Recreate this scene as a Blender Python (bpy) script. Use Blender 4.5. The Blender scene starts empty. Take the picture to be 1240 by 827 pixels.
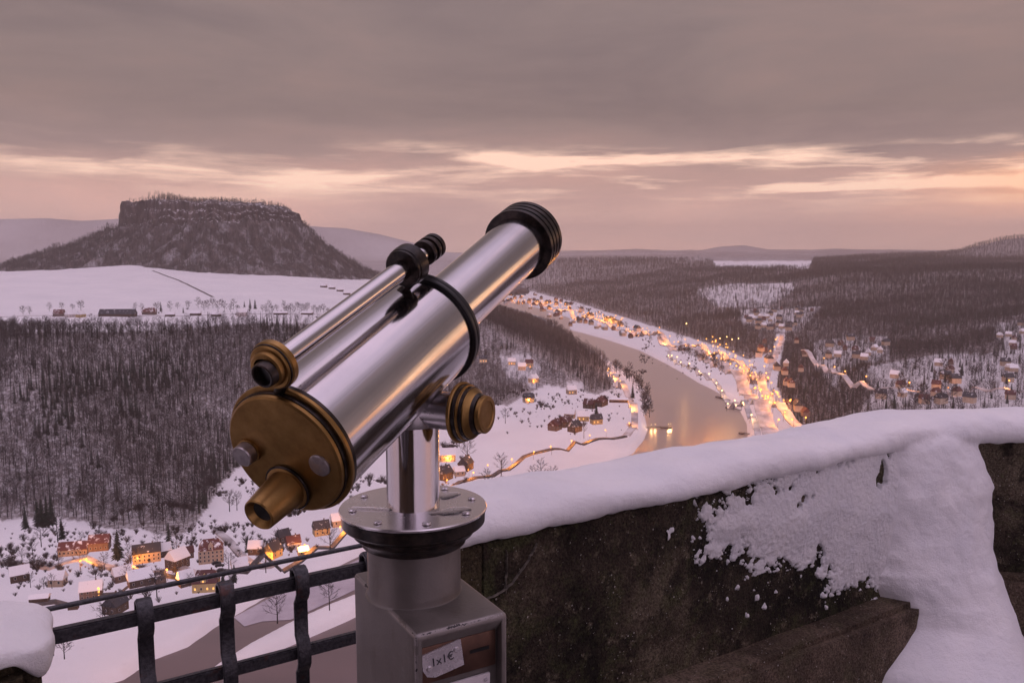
import bpy, bmesh, math, random
import numpy as np
from mathutils import Vector, Matrix

random.seed(7)
rng = np.random.default_rng(7)
sc = bpy.context.scene
COL = sc.collection
R = math.radians

# ------------------------------------------------------------------ camera
FPX, HZ = 1000.0, 296.0                       # focal length in photo pixels, horizon row
PITCH = math.atan((413.5 - HZ) / FPX)
cd = bpy.data.cameras.new('camera'); cam = bpy.data.objects.new('camera', cd); COL.objects.link(cam)
cd.sensor_width = 36.0; cd.lens = 36.0 * FPX / 1240.0
cd.clip_start = 0.05; cd.clip_end = 80000
cam.location = (0, 0, 0); cam.rotation_euler = (R(90) - PITCH, 0, 0)
sc.camera = cam
sc.view_settings.view_transform = 'Standard'; sc.view_settings.look = 'None'
sc.view_settings.exposure = 0.0; sc.view_settings.gamma = 1.0
sc.view_settings.use_curve_mapping = False
sc.render.engine = 'CYCLES'
sc.cycles.use_denoising = True
sc.cycles.max_bounces = 8; sc.cycles.diffuse_bounces = 3; sc.cycles.glossy_bounces = 4
sc.cycles.transmission_bounces = 4; sc.cycles.volume_bounces = 1; sc.cycles.transparent_max_bounces = 8
sc.cycles.sample_clamp_indirect = 4.0; sc.cycles.sample_clamp_direct = 0.0
sc.cycles.caustics_reflective = False; sc.cycles.caustics_refractive = False

# ------------------------------------------------------------------ sky
W = bpy.data.worlds.new('World'); sc.world = W; W.use_nodes = True

class NT:
    """tiny node-graph helper"""
    def __init__(s, tree): s.t = tree; s.n = tree.nodes; s.l = tree.links; s.n.clear()
    def node(s, typ, **kw):
        nd = s.n.new(typ)
        for k, v in kw.items():
            if k == 'ins':
                for a, b in v.items():
                    if isinstance(b, bpy.types.NodeSocket): s.l.new(b, nd.inputs[a])
                    else: nd.inputs[a].default_value = b
            else: setattr(nd, k, v)
        return nd
    def math(s, op, a, b=None, c=None, clamp=False):
        nd = s.n.new('ShaderNodeMath'); nd.operation = op; nd.use_clamp = clamp
        for i, v in enumerate((a, b, c)):
            if v is None: continue
            if isinstance(v, bpy.types.NodeSocket): s.l.new(v, nd.inputs[i])
            else: nd.inputs[i].default_value = v
        return nd.outputs[0]
    def ramp(s, fac, stops, interp='LINEAR'):
        nd = s.n.new('ShaderNodeValToRGB'); cr = nd.color_ramp; cr.interpolation = interp
        while len(cr.elements) < len(stops): cr.elements.new(0.5)
        for e, (p, c) in zip(cr.elements, stops):
            e.position = p
            e.color = (c, c, c, 1) if not hasattr(c, '__len__') else tuple(c) + (1,)
        s.l.new(fac, nd.inputs[0]); return nd.outputs[0]
    def noise(s, vec=None, scale=5, detail=3, rough=.5, dist=0):
        nd = s.n.new('ShaderNodeTexNoise')
        nd.inputs['Scale'].default_value = scale; nd.inputs['Detail'].default_value = detail
        nd.inputs['Roughness'].default_value = rough; nd.inputs['Distortion'].default_value = dist
        if vec is not None: s.l.new(vec, nd.inputs['Vector'])
        return nd.outputs['Fac']
    def mix(s, fac, a, b, mode='MIX'):
        nd = s.n.new('ShaderNodeMix'); nd.data_type = 'RGBA'; nd.blend_type = mode
        for sock, v in ((nd.inputs[0], fac), (nd.inputs[6], a), (nd.inputs[7], b)):
            if isinstance(v, bpy.types.NodeSocket): s.l.new(v, sock)
            elif hasattr(v, '__len__'): sock.default_value = tuple(v)[:3] + (1,)
            else: sock.default_value = v
        return nd.outputs[2]
    def mapping(s, vec, scale=(1, 1, 1), rot=(0, 0, 0), loc=(0, 0, 0)):
        nd = s.n.new('ShaderNodeMapping'); s.l.new(vec, nd.inputs[0])
        nd.inputs['Scale'].default_value = scale; nd.inputs['Rotation'].default_value = rot
        nd.inputs['Location'].default_value = loc; return nd.outputs[0]

g = NT(W.node_tree)
tc = g.node('ShaderNodeTexCoord'); dirv = tc.outputs['Generated']
sx = g.node('ShaderNodeSeparateXYZ', ins={0: dirv}); X_, Y_, Z_ = sx.outputs
el = g.math('MAXIMUM', Z_, 0.0)
cv = g.mapping(dirv, (1.5, 1.5, 7.0), (0, R(1.2), 0))
n1 = g.noise(cv, 1.9, 7, .58, .35)
nb = g.noise(g.mapping(dirv, (2.6, 2.6, 14.0), (0, R(1.0), 0), (5.2, .7, 1.1)), 2.0, 6, .58, .3)
el2 = g.math('MAXIMUM', g.math('MULTIPLY_ADD', g.math('SUBTRACT', nb, .5), .05, el), 0.0)
base = g.ramp(el2, [(0.0, (.80, .52, .46)), (.03, (.75, .47, .41)), (.055, (.69, .425, .37)), (.080, (.58, .36, .315)),
                    (.108, (.36, .25, .235)), (.15, (.275, .200, .190)), (.28, (.275, .208, .205)),
                    (.48, (.185, .145, .15)), (.66, (.30, .24, .27)), (.82, (.95, .77, .98)), (1.0, (1.2, .96, 1.24))])
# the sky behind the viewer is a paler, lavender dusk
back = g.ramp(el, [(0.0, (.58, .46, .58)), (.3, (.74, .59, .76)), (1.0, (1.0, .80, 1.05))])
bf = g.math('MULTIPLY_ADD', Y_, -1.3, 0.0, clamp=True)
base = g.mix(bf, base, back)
# brighter towards the hidden sun on the right
rgt = g.math('MULTIPLY_ADD', X_, 0.75, 0.42, clamp=True)
tone = g.ramp(n1, [(.30, (.80, .82, .86)), (.5, (1, 1, 1)), (.70, (1.20, 1.12, 1.08))])
base = g.mix(1.0, base, tone, 'MULTIPLY')
# glowing gaps under the cloud deck
sv = g.mapping(dirv, (3.0, 3.0, 30.0), (0, R(.8), 0), (3.1, 1.4, 0.3))
n2 = g.noise(sv, 1.5, 9, .62, .25)
gap = g.ramp(n2, [(.47, 0), (.57, .4), (.69, 1)])
band = g.ramp(el2, [(.030, 0), (.055, .6), (.078, 1), (.098, .9), (.118, 0)], 'EASE')
fw = g.math('MULTIPLY_ADD', Y_, 1.6, 0.1, clamp=True)
gm = g.math('MULTIPLY', g.math('MULTIPLY', gap, band), fw)
gm = g.math('MULTIPLY', gm, g.math('MULTIPLY_ADD', rgt, 2.1, .45))
for cx_, ce_, wx_, we_, k_ in ((.56, .066, .22, .013, 2.6), (.36, .064, .12, .007, 1.2), (.06, .094, .16, .010, .9), (-.34, .080, .30, .010, .55)):
    dx_ = g.math('MULTIPLY', g.math('SUBTRACT', X_, cx_), 1 / wx_); de_ = g.math('MULTIPLY', g.math('SUBTRACT', el2, ce_), 1 / we_)
    lob = g.ramp(g.math('ADD', g.math('MULTIPLY', dx_, dx_), g.math('MULTIPLY', de_, de_)), [(0, 1), (1, 0)], 'EASE')
    gm = g.math('ADD', gm, g.math('MULTIPLY', g.math('MULTIPLY', lob, g.ramp(n2, [(.36, .15), (.58, 1)])), g.math('MULTIPLY', fw, k_)))
base = g.mix(g.math('MINIMUM', gm, 1.0), base, (1.20, .80, .62))
# the break in the cloud where the sun is coming up, off to the right
sunr = g.ramp(g.math('MULTIPLY_ADD', Y_, .30, g.math('MULTIPLY', X_, .95)), [(.62, 0), (.92, 1)], 'EASE')
sband = g.ramp(el2, [(.02, 0), (.05, .9), (.072, 1), (.098, 0)], 'EASE')
base = g.mix(g.math('MULTIPLY', g.math('MULTIPLY', sunr, sband), .85), base, (1.7, .70, .25))
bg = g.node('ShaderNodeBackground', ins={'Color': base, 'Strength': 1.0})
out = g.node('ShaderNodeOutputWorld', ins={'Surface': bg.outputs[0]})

sd = bpy.data.lights.new('sun', 'SUN'); sun = bpy.data.objects.new('sun', sd); COL.objects.link(sun)
sd.energy = 0.07; sd.angle = R(14); sd.color = (1, .58, .30)
sun.rotation_euler = (R(90 - 6), 0, R(180 - 62))   # low, ahead and to the right

# ------------------------------------------------------------------ pixel <-> place
SP, CP = math.sin(PITCH), math.cos(PITCH)
def ray(px, py):
    cx = (np.asarray(px, float) - 620) / FPX; cy = (413.5 - np.asarray(py, float)) / FPX
    return np.stack([cx, CP + cy * SP, -SP + cy * CP], -1)
def onz(px, py, z):
    r = ray(px, py); return r * (z / r[..., 2])[..., None] if r.ndim > 1 else r * (z / r[2])
def aty(px, py, Y):
    r = ray(px, py); return r * (Y / r[1])
def proj(x, y, z):
    d = y * CP - z * SP; u = y * SP + z * CP
    d = np.where(np.abs(d) < 1e-6, 1e-6, d)
    px = 620 + FPX * x / d; py = 413.5 - FPX * u / d
    return np.where(d > 0, px, -1e6), np.where(d > 0, py, -1e6)

def vnoise(x, y, seed=0):
    xi = np.floor(x).astype(np.int64); yi = np.floor(y).astype(np.int64); xf = x - xi; yf = y - yi
    def h(a, b):
        n = (a * 374761393 + b * 668265263 + seed * 974711) & 0xffffffff
        n = ((n ^ (n >> 13)) * 1274126177) & 0xffffffff
        return ((n ^ (n >> 16)) & 0xffff) / 65535.0
    u = xf * xf * (3 - 2 * xf); v = yf * yf * (3 - 2 * yf)
    return (h(xi, yi) * (1 - u) + h(xi + 1, yi) * u) * (1 - v) + (h(xi, yi + 1) * (1 - u) + h(xi + 1, yi + 1) * u) * v
def fbm(x, y, oct=4, seed=0):
    s = 0; a = 1; t = 0
    for o in range(oct):
        s = s + a * (vnoise(x, y, seed + o * 17) - .5); t += a; a *= .5; x = x * 2.03 + 11.3; y = y * 2.03 + 5.7
    return s / t * 2          # about -1..1
def sm(x): x = np.clip(x, 0, 1); return x * x * (3 - 2 * x)
def inside(P, x, y):
    P = np.asarray(P, float); r = np.zeros(np.shape(x), bool); n = len(P)
    for i in range(n):
        x1, y1 = P[i]; x2, y2 = P[(i + 1) % n]
        c = (y1 > y) != (y2 > y)
        if y1 != y2: r ^= c & (x < (x2 - x1) * (y - y1) / (y2 - y1) + x1)
    return r
def sdist(P, x, y, closed=True):
    P = np.asarray(P, float); d = np.full(np.shape(x), 1e18); n = len(P)
    for i in range(n if closed else n - 1):
        a = P[i]; b = P[(i + 1) % n] - a; L = (b * b).sum()
        if L < 1e-9: continue
        t = np.clip(((x - a[0]) * b[0] + (y - a[1]) * b[1]) / L, 0, 1)
        d = np.minimum(d, (x - a[0] - t * b[0]) ** 2 + (y - a[1] - t * b[1]) ** 2)
    d = np.sqrt(d)
    return np.where(inside(P, x, y), d, -d) if closed else d

# ------------------------------------------------------------------ mesh helpers
def tag(o, label=None, cat=None, group=None, kind=None):
    if label: o['label'] = label
    if cat: o['category'] = cat
    if group: o['group'] = group
    if kind: o['kind'] = kind
    return o
def empty(name, loc=(0, 0, 0), rz=0):
    o = bpy.data.objects.new(name, None); o.location = loc; o.rotation_euler = (0, 0, rz); o.empty_display_size = .1
    COL.objects.link(o); return o
def mesh_obj(name, v, f, mat, parent=None, smooth=False, sharp=None):
    me = bpy.data.meshes.new(name); me.from_pydata([tuple(p) for p in v], [], [tuple(q) for q in f]); me.update()
    for m in (mat if isinstance(mat, (list, tuple)) else [mat]): me.materials.append(m)
    if smooth:
        me.polygons.foreach_set('use_smooth', [True] * len(me.polygons))
        if sharp: me.set_sharp_from_angle(angle=R(sharp))
    o = bpy.data.objects.new(name, me); COL.objects.link(o)
    if parent: o.parent = parent
    return o
def bm_obj(name, bm, mat, parent=None, smooth=False, sharp=None):
    me = bpy.data.meshes.new(name); bm.normal_update(); bm.to_mesh(me); bm.free()
    for m in (mat if isinstance(mat, (list, tuple)) else [mat]): me.materials.append(m)
    if smooth:
        me.polygons.foreach_set('use_smooth', [True] * len(me.polygons))
        if sharp: me.set_sharp_from_angle(angle=R(sharp))
    o = bpy.data.objects.new(name, me); COL.objects.link(o)
    if parent: o.parent = parent
    return o
def grid_faces(nr, nc, wrap=False):
    i = np.arange(nr - 1)[:, None]; j = np.arange(nc if wrap else nc - 1)[None, :]; k = (j + 1) % nc
    return np.stack([i * nc + j, i * nc + k, (i + 1) * nc + k, (i + 1) * nc + j], -1).reshape(-1, 4)
def np_mesh(name, v, f, mat, parent=None, smooth=True):
    v = np.asarray(v, np.float32).reshape(-1, 3); f = np.asarray(f, np.int32)
    me = bpy.data.meshes.new(name); me.vertices.add(len(v)); me.vertices.foreach_set('co', v.ravel())
    k = f.shape[1]; me.loops.add(f.size); me.loops.foreach_set('vertex_index', f.ravel())
    me.polygons.add(len(f)); me.polygons.foreach_set('loop_start', np.arange(0, f.size, k, dtype=np.int32))
    me.polygons.foreach_set('use_smooth', np.full(len(f), smooth)); me.update(calc_edges=True); me.validate()
    for m in (mat if isinstance(mat, (list, tuple)) else [mat]): me.materials.append(m)
    o = bpy.data.objects.new(name, me); COL.objects.link(o)
    if parent: o.parent = parent
    return o
class MB:
    def __init__(s): s.v = []; s.f = []
    def add(s, v, f):
        b = len(s.v); s.v += [tuple(p) for p in v]; s.f += [tuple(b + i for i in q) for q in f]; return s
    def box(s, x0, x1, y0, y1, z0, z1):
        return s.add([(x0, y0, z0), (x1, y0, z0), (x1, y1, z0), (x0, y1, z0), (x0, y0, z1), (x1, y0, z1), (x1, y1, z1), (x0, y1, z1)],
                     [(0, 3, 2, 1), (4, 5, 6, 7), (0, 1, 5, 4), (1, 2, 6, 5), (2, 3, 7, 6), (3, 0, 4, 7)])
    def tube(s, a, b, ra, rb, n=6, cap=True):
        a = np.array(a, float); b = np.array(b, float); d = b - a; d = d / (np.linalg.norm(d) + 1e-12)
        h = np.array([0, 0, 1.]) if abs(d[2]) < .9 else np.array([1., 0, 0])
        u = np.cross(d, h); u /= np.linalg.norm(u); w = np.cross(d, u)
        v = []
        for p, r in ((a, ra), (b, rb)):
            for k in range(n):
                t = 2 * math.pi * k / n; v.append(p + r * (math.cos(t) * u + math.sin(t) * w))
        f = [(k, (k + 1) % n, n + (k + 1) % n, n + k) for k in range(n)]
        if cap: f += [tuple(range(n))[::-1], tuple(range(n, 2 * n))]
        return s.add(v, f)
    def build(s, name, mat, parent=None, smooth=False, sharp=35): return mesh_obj(name, s.v, s.f, mat, parent, smooth, sharp)
def bevel_box(name, x0, x1, y0, y1, z0, z1, mat, parent=None, bev=.004, seg=2):
    bm = bmesh.new(); bmesh.ops.create_cube(bm, size=1)
    for v in bm.verts:
        v.co = ((x0 + x1) / 2 + v.co.x * (x1 - x0), (y0 + y1) / 2 + v.co.y * (y1 - y0), (z0 + z1) / 2 + v.co.z * (z1 - z0))
    bmesh.ops.bevel(bm, geom=bm.edges[:], offset=bev, segments=seg, affect='EDGES', profile=.5)
    return bm_obj(name, bm, mat, parent, True, 40)
def copy_tree(o, parent=None):
    c = o.copy(); COL.objects.link(c); c.parent = parent
    for ch in o.children: copy_tree(ch, c)
    return c

# ------------------------------------------------------------------ materials
def mat(name, color=(.5, .5, .5), rough=.6, metal=0.0, fn=None, spec=None):
    m = bpy.data.materials.new(name); m.use_nodes = True; g = NT(m.node_tree)
    b = g.node('ShaderNodeBsdfPrincipled'); o = g.node('ShaderNodeOutputMaterial', ins={0: b.outputs[0]})
    b.inputs['Base Color'].default_value = tuple(color) + (1,); b.inputs['Roughness'].default_value = rough
    b.inputs['Metallic'].default_value = metal
    if spec is not None: b.inputs['Specular IOR Level'].default_value = spec
    if fn: fn(g, b)
    return m
def vary(scale, c0, c1, lo=.35, hi=.65, detail=4, coord='Object', stretch=(1, 1, 1), bump=0, bdist=.01, rough=None):
    def fn(g, b):
        tc = g.node('ShaderNodeTexCoord'); v = g.mapping(tc.outputs[coord], stretch)
        n = g.noise(v, scale, detail, .6)
        g.l.new(g.ramp(n, [(lo, c0), (hi, c1)]), b.inputs['Base Color'])
        if rough: g.l.new(g.ramp(n, [(lo, rough[0]), (hi, rough[1])]), b.inputs['Roughness'])
        if bump:
            bp = g.node('ShaderNodeBump', ins={'Strength': bump, 'Distance': bdist, 'Height': n}); g.l.new(bp.outputs[0], b.inputs['Normal'])
    return fn
def emit(name, color, s):
    m = bpy.data.materials.new(name); m.use_nodes = True; g = NT(m.node_tree)
    e = g.node('ShaderNodeEmission', ins={'Color': tuple(color) + (1,), 'Strength': s}); g.node('ShaderNodeOutputMaterial', ins={0: e.outputs[0]})
    return m

def ground_fn(g, b):
    tc = g.node('ShaderNodeTexCoord'); o = tc.outputs['Object']
    n = g.noise(o, .011, 6, .6); n2 = g.noise(o, .12, 5, .65)
    c = g.ramp(n, [(.3, (.74, .74, .76)), (.7, (.84, .83, .84))])
    sp = g.ramp(n2, [(.66, 0), (.74, .75)])
    at = g.node('ShaderNodeAttribute', attribute_name='litter'); lit = at.outputs['Fac']
    n3 = g.noise(o, .22, 4, .7)
    lf = g.math('MULTIPLY', g.ramp(n3, [(.34, .35), (.56, 1)]), lit)
    c = g.mix(g.math('MULTIPLY', sp, g.math('ADD', .12, g.math('MULTIPLY', lit, .6))), c, (.16, .12, .10))
    c = g.mix(lf, c, (.115, .088, .082))
    g.l.new(c, b.inputs['Base Color'])
    bp = g.node('ShaderNodeBump', ins={'Strength': .35, 'Distance': 1.2, 'Height': n2}); g.l.new(bp.outputs[0], b.inputs['Normal'])
M = {}
M['ground'] = mat('snowy_ground', (.8, .8, .8), .85, 0, ground_fn, .2)
def water_fn(g, b):
    tc = g.node('ShaderNodeTexCoord'); o = tc.outputs['Object']
    n = g.noise(g.mapping(o, (1, 1, 1)), .35, 4, .6); n2 = g.noise(g.mapping(o, (.6, 1.4, 1), (0, 0, .3)), .03, 3, .5)
    bp = g.node('ShaderNodeBump', ins={'Strength': .08, 'Distance': .5, 'Height': n}); g.l.new(bp.outputs[0], b.inputs['Normal'])
    g.l.new(g.ramp(n2, [(.3, (.11, .082, .090)), (.7, (.155, .112, .118))]), b.inputs['Base Color'])
    g.l.new(g.ramp(n2, [(.3, .10), (.7, .2)]), b.inputs['Roughness'])
M['water'] = mat('river_water', (.12, .1, .1), .14, 0, water_fn, .3)
g = NT.__new__(NT); g.t = M['water'].node_tree; g.n = g.t.nodes; g.l = g.t.links
pb = next(n for n in g.n if n.type == 'BSDF_PRINCIPLED'); om = next(n for n in g.n if n.type == 'OUTPUT_MATERIAL'); bmp = next(n for n in g.n if n.type == 'BUMP')
fr = g.node('ShaderNodeFresnel', ins={'IOR': 1.33}); gl = g.node('ShaderNodeBsdfGlossy', ins={'Color': (1, .90, .88, 1), 'Roughness': .30, 'Normal': bmp.outputs[0]})
mx = g.node('ShaderNodeMixShader', ins={0: g.ramp(fr.outputs[0], [(.02, .05), (.08, .16), (.18, .55), (.32, .80), (.6, 1.0)]), 1: pb.outputs[0], 2: gl.outputs[0]}); g.l.new(mx.outputs[0], om.inputs[0])
M['ice'] = mat('river_ice', (.45, .42, .47), .5, 0, vary(.05, (.38, .35, .40), (.5, .47, .52), coord='Object'))
def snow_fn(scale, bump, bd):
    def fn(g, b):
        tc = g.node('ShaderNodeTexCoord'); o = tc.outputs['Object']
        n = g.noise(o, scale, 6, .62); n2 = g.noise(o, scale * .12, 3, .5); n3 = g.noise(o, scale * 6, 3, .7)
        g.l.new(g.ramp(n2, [(.3, (.80, .80, .83)), (.7, (.88, .87, .88))]), b.inputs['Base Color'])
        h = g.math('ADD', g.math('ADD', n, g.math('MULTIPLY', n2, 1.5)), g.math('MULTIPLY', n3, .45))
        bp = g.node('ShaderNodeBump', ins={'Strength': bump, 'Distance': bd, 'Height': h}); g.l.new(bp.outputs[0], b.inputs['Normal'])
        b.inputs['Subsurface Weight'].default_value = .12; b.inputs['Subsurface Radius'].default_value = (.03, .03, .035)
        b.inputs['Subsurface Scale'].default_value = .4
    return fn
M['snow'] = mat('fresh_snow', (.85, .85, .86), .75, 0, snow_fn(55, .55, .012), .25)
M['crust'] = mat('frozen_snow_crust', (.82, .82, .84), .7, 0, snow_fn(85, .8, .011), .25)
def stone_fn(dark, mid, light, moss):
    def fn(g, b):
        tc = g.node('ShaderNodeTexCoord'); o = tc.outputs['Object']
        n = g.noise(o, 2.6, 6, .65); n2 = g.noise(o, 26, 6, .7); n3 = g.noise(o, 150, 3, .6); nm = g.noise(o, 5.5, 5, .7, .5)
        c = g.ramp(n, [(.38, dark), (.53, mid), (.70, light)])
        c = g.mix(g.ramp(nm, [(.50, 0), (.66, .7)]), c, moss)
        n4 = g.noise(o, 62, 5, .75); n5 = g.noise(o, 11, 6, .72)
        c = g.mix(g.ramp(n5, [(.52, 0), (.62, .8)]), c, dark)
        c = g.mix(g.ramp(n2, [(.56, 0), (.70, .75)]), c, light)
        c = g.mix(g.ramp(n4, [(.56, 0), (.70, .7)]), c, moss)
        c = g.mix(1.0, c, g.ramp(n3, [(.32, (.45, .45, .45)), (.68, (1.6, 1.6, 1.6))]), 'MULTIPLY')
        vo = g.node('ShaderNodeTexVoronoi', ins={'Vector': o, 'Scale': 90.0}); vo2 = g.node('ShaderNodeTexVoronoi', ins={'Vector': o, 'Scale': 34.0})
        sp = g.math('MULTIPLY', g.math('LESS_THAN', vo.outputs['Distance'], .13), g.math('GREATER_THAN', n2, .53))
        sp = g.math('MAXIMUM', sp, g.math('MULTIPLY', g.math('LESS_THAN', vo2.outputs['Distance'], .085), g.math('GREATER_THAN', n5, .50)))
        c = g.mix(g.math('MULTIPLY', sp, .8), c, (.50, .46, .42))
        g.l.new(c, b.inputs['Base Color'])
        h = g.math('ADD', g.math('ADD', n2, g.math('MULTIPLY', n3, .35)), g.math('MULTIPLY', n, 1.5))
        bp = g.node('ShaderNodeBump', ins={'Strength': 1.0, 'Distance': .022, 'Height': h}); g.l.new(bp.outputs[0], b.inputs['Normal'])
    return fn
M['stone'] = mat('dark_mossy_stone', (.05, .04, .03), .9, 0, stone_fn((.014, .011, .009), (.060, .045, .033), (.19, .155, .11), (.072, .078, .032)), .2)
M['stone2'] = mat('brown_stone', (.1, .08, .06), .9, 0, stone_fn((.06, .043, .032), (.12, .088, .064), (.21, .155, .118), (.09, .078, .045)), .2)
M['stone3'] = mat('lichen_stone', (.1, .08, .06), .9, 0, stone_fn((.035, .028, .018), (.075, .058, .034), (.14, .11, .07), (.065, .058, .026)), .2)
M['paving'] = mat('trodden_paving', (.1, .1, .1), .7, 0, vary(1.6, (.055, .045, .042), (.5, .48, .5), .50, .68, 6))
M['mortar'] = mat('pale_mortar', (.34, .30, .26), .9, 0, vary(60, (.07, .06, .05), (.26, .225, .19), .35, .7))
def steel_fn(rough, base, streak=(60, 60, 1.2)):
    def fn(g, b):
        tc = g.node('ShaderNodeTexCoord'); o = tc.outputs['Object']
        n = g.noise(o, 9, 5, .6); s = g.noise(g.mapping(o, streak), 4, 4, .6); d = g.noise(o, 140, 2, .5)
        r = g.math('MULTIPLY_ADD', g.ramp(n, [(.3, 0), (.75, 1)]), .09, rough)
        r = g.math('MULTIPLY_ADD', g.ramp(s, [(.45, 0), (.8, 1)]), .10, r)
        g.l.new(r, b.inputs['Roughness'])
        c = g.mix(g.ramp(n, [(.42, 0), (.8, .45)]), base, tuple(x * .74 for x in base))
        c = g.mix(g.math('MULTIPLY', g.math('GREATER_THAN', d, .76), .7), c, (.09, .07, .06))
        g.l.new(c, b.inputs['Base Color'])
        bp = g.node('ShaderNodeBump', ins={'Strength': .06, 'Distance': .002, 'Height': s}); g.l.new(bp.outputs[0], b.inputs['Normal'])
    return fn
M['steel'] = mat('polished_steel', (.68, .66, .67), .14, 1, steel_fn(.085, (.58, .555, .57)))
M['flange'] = mat('wet_flange_steel', (.6, .58, .58), .3, 1, steel_fn(.20, (.86, .82, .85), (6, 6, 6)))
M['steel_worn'] = mat('worn_steel', (.6, .58, .58), .3, 1, steel_fn(.24, (.47, .44, .45), (6, 6, 6)))
def brass_fn(g, b):
    tc = g.node('ShaderNodeTexCoord'); o = tc.outputs['Object']
    n = g.noise(o, 24, 6, .65); n2 = g.noise(o, 190, 3, .6)
    c = g.ramp(n, [(.28, (.20, .115, .040)), (.52, (.30, .178, .062)), (.76, (.39, .24, .092))])
    g.l.new(c, b.inputs['Base Color'])
    g.l.new(g.ramp(n, [(.3, .50), (.7, .30)]), b.inputs['Roughness'])
    bp = g.node('ShaderNodeBump', ins={'Strength': .12, 'Distance': .001, 'Height': n2}); g.l.new(bp.outputs[0], b.inputs['Normal'])
M['brass'] = mat('aged_brass', (.28, .15, .05), .42, 1, brass_fn)
M['black'] = mat('blackened_brass', (.022, .017, .016), .30, .55, vary(60, (.014, .011, .010), (.075, .052, .042), .40, .80))
M['rubber'] = mat('black_rubber', (.012, .011, .012), .42)
M['bore'] = mat('dark_bore', (.006, .005, .006), .35)
M['rivet'] = mat('grey_metal_knob', (.42, .38, .39), .38, 1, vary(80, (.30, .27, .28), (.50, .46, .47), rough=(.5, .3)))
HW, HD, HT = .142, .245, -.517
def housing_fn(g, b, edges=True):
    tc = g.node('ShaderNodeTexCoord'); o = tc.outputs['Object']
    n = g.noise(o, 14, 5, .6); n2 = g.noise(o, 260, 2, .5); n3 = g.noise(g.mapping(o, (1, 1, .35)), 30, 5, .7)
    c = g.ramp(n, [(.3, (.165, .148, .138)), (.7, (.245, .222, .208))])
    c = g.mix(g.ramp(n3, [(.58, 0), (.74, .5)]), c, (.13, .098, .078))
    if edges:
        sx = g.node('ShaderNodeSeparateXYZ', ins={0: o}).outputs
        ex = g.math('MINIMUM', sx[0], g.math('SUBTRACT', HW, sx[0])); ey = g.math('MINIMUM', sx[1], g.math('SUBTRACT', HD, sx[1])); ez = g.math('SUBTRACT', HT, sx[2])
        md = g.math('MAXIMUM', g.math('MINIMUM', ex, ey), g.math('MINIMUM', g.math('MAXIMUM', ex, ey), ez))
        n5 = g.noise(o, 34, 6, .75)
        wear = g.math('LESS_THAN', g.math('MULTIPLY_ADD', g.math('SUBTRACT', .54, n5), .020, md), .0022)
        c = g.mix(g.math('MULTIPLY', wear, .9), c, (.02, .018, .021))
        rub = g.math('MULTIPLY', g.math('LESS_THAN', md, .0042), g.math('GREATER_THAN', n5, .44)); rub = g.math('MULTIPLY', rub, g.math('SUBTRACT', 1.0, wear))
        c = g.mix(g.math('MULTIPLY', rub, .3), c, (.45, .41, .42))
    g.l.new(c, b.inputs['Base Color'])
    bp = g.node('ShaderNodeBump', ins={'Strength': .22, 'Distance': .0012, 'Height': n2}); g.l.new(bp.outputs[0], b.inputs['Normal'])
    g.l.new(g.ramp(n, [(.3, .36), (.7, .52)]), b.inputs['Roughness'])
M['housing'] = mat('grey_hammered_paint', (.25, .22, .21), .4, .55, housing_fn)
M['collar'] = mat('grey_collar_paint', (.25, .22, .21), .4, .6, lambda g, b: housing_fn(g, b, False))
M['chip'] = mat('dark_chipped_edge', (.018, .016, .018), .5)
M['coin'] = mat('copper_panel', (.2, .1, .07), .42, .8, vary(22, (.10, .058, .045), (.19, .105, .075)))
M['alu'] = mat('brushed_aluminium', (.55, .52, .56), .3, .55, vary(60, (.55, .52, .55), (.80, .76, .80), rough=(.36, .16), bump=.3, bdist=.002))
M['plate'] = mat('white_enamel_plate', (.62, .58, .60), .4, 0, vary(20, (.54, .50, .52), (.66, .62, .64)))
M['ink'] = mat('black_ink', (.015, .014, .02), .5)
def iron_fn(g, b):
    tc = g.node('ShaderNodeTexCoord'); o = tc.outputs['Object']
    n = g.noise(o, 18, 6, .65); n2 = g.noise(o, 120, 4, .6)
    c = g.ramp(n2, [(.3, (.016, .016, .021)), (.7, (.075, .072, .082))])
    c = g.mix(g.ramp(n, [(.60, 0), (.68, .8)]), c, (.085, .030, .022))
    c = g.mix(g.ramp(n2, [(.70, 0), (.78, .6)]), c, (.22, .20, .21))
    g.l.new(c, b.inputs['Base Color'])
    h = g.math('ADD', n2, n)
    bp = g.node('ShaderNodeBump', ins={'Strength': .5, 'Distance': .004, 'Height': h}); g.l.new(bp.outputs[0], b.inputs['Normal'])
M['iron'] = mat('painted_wrought_iron', (.03, .03, .035), .42, .3, iron_fn)
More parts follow.
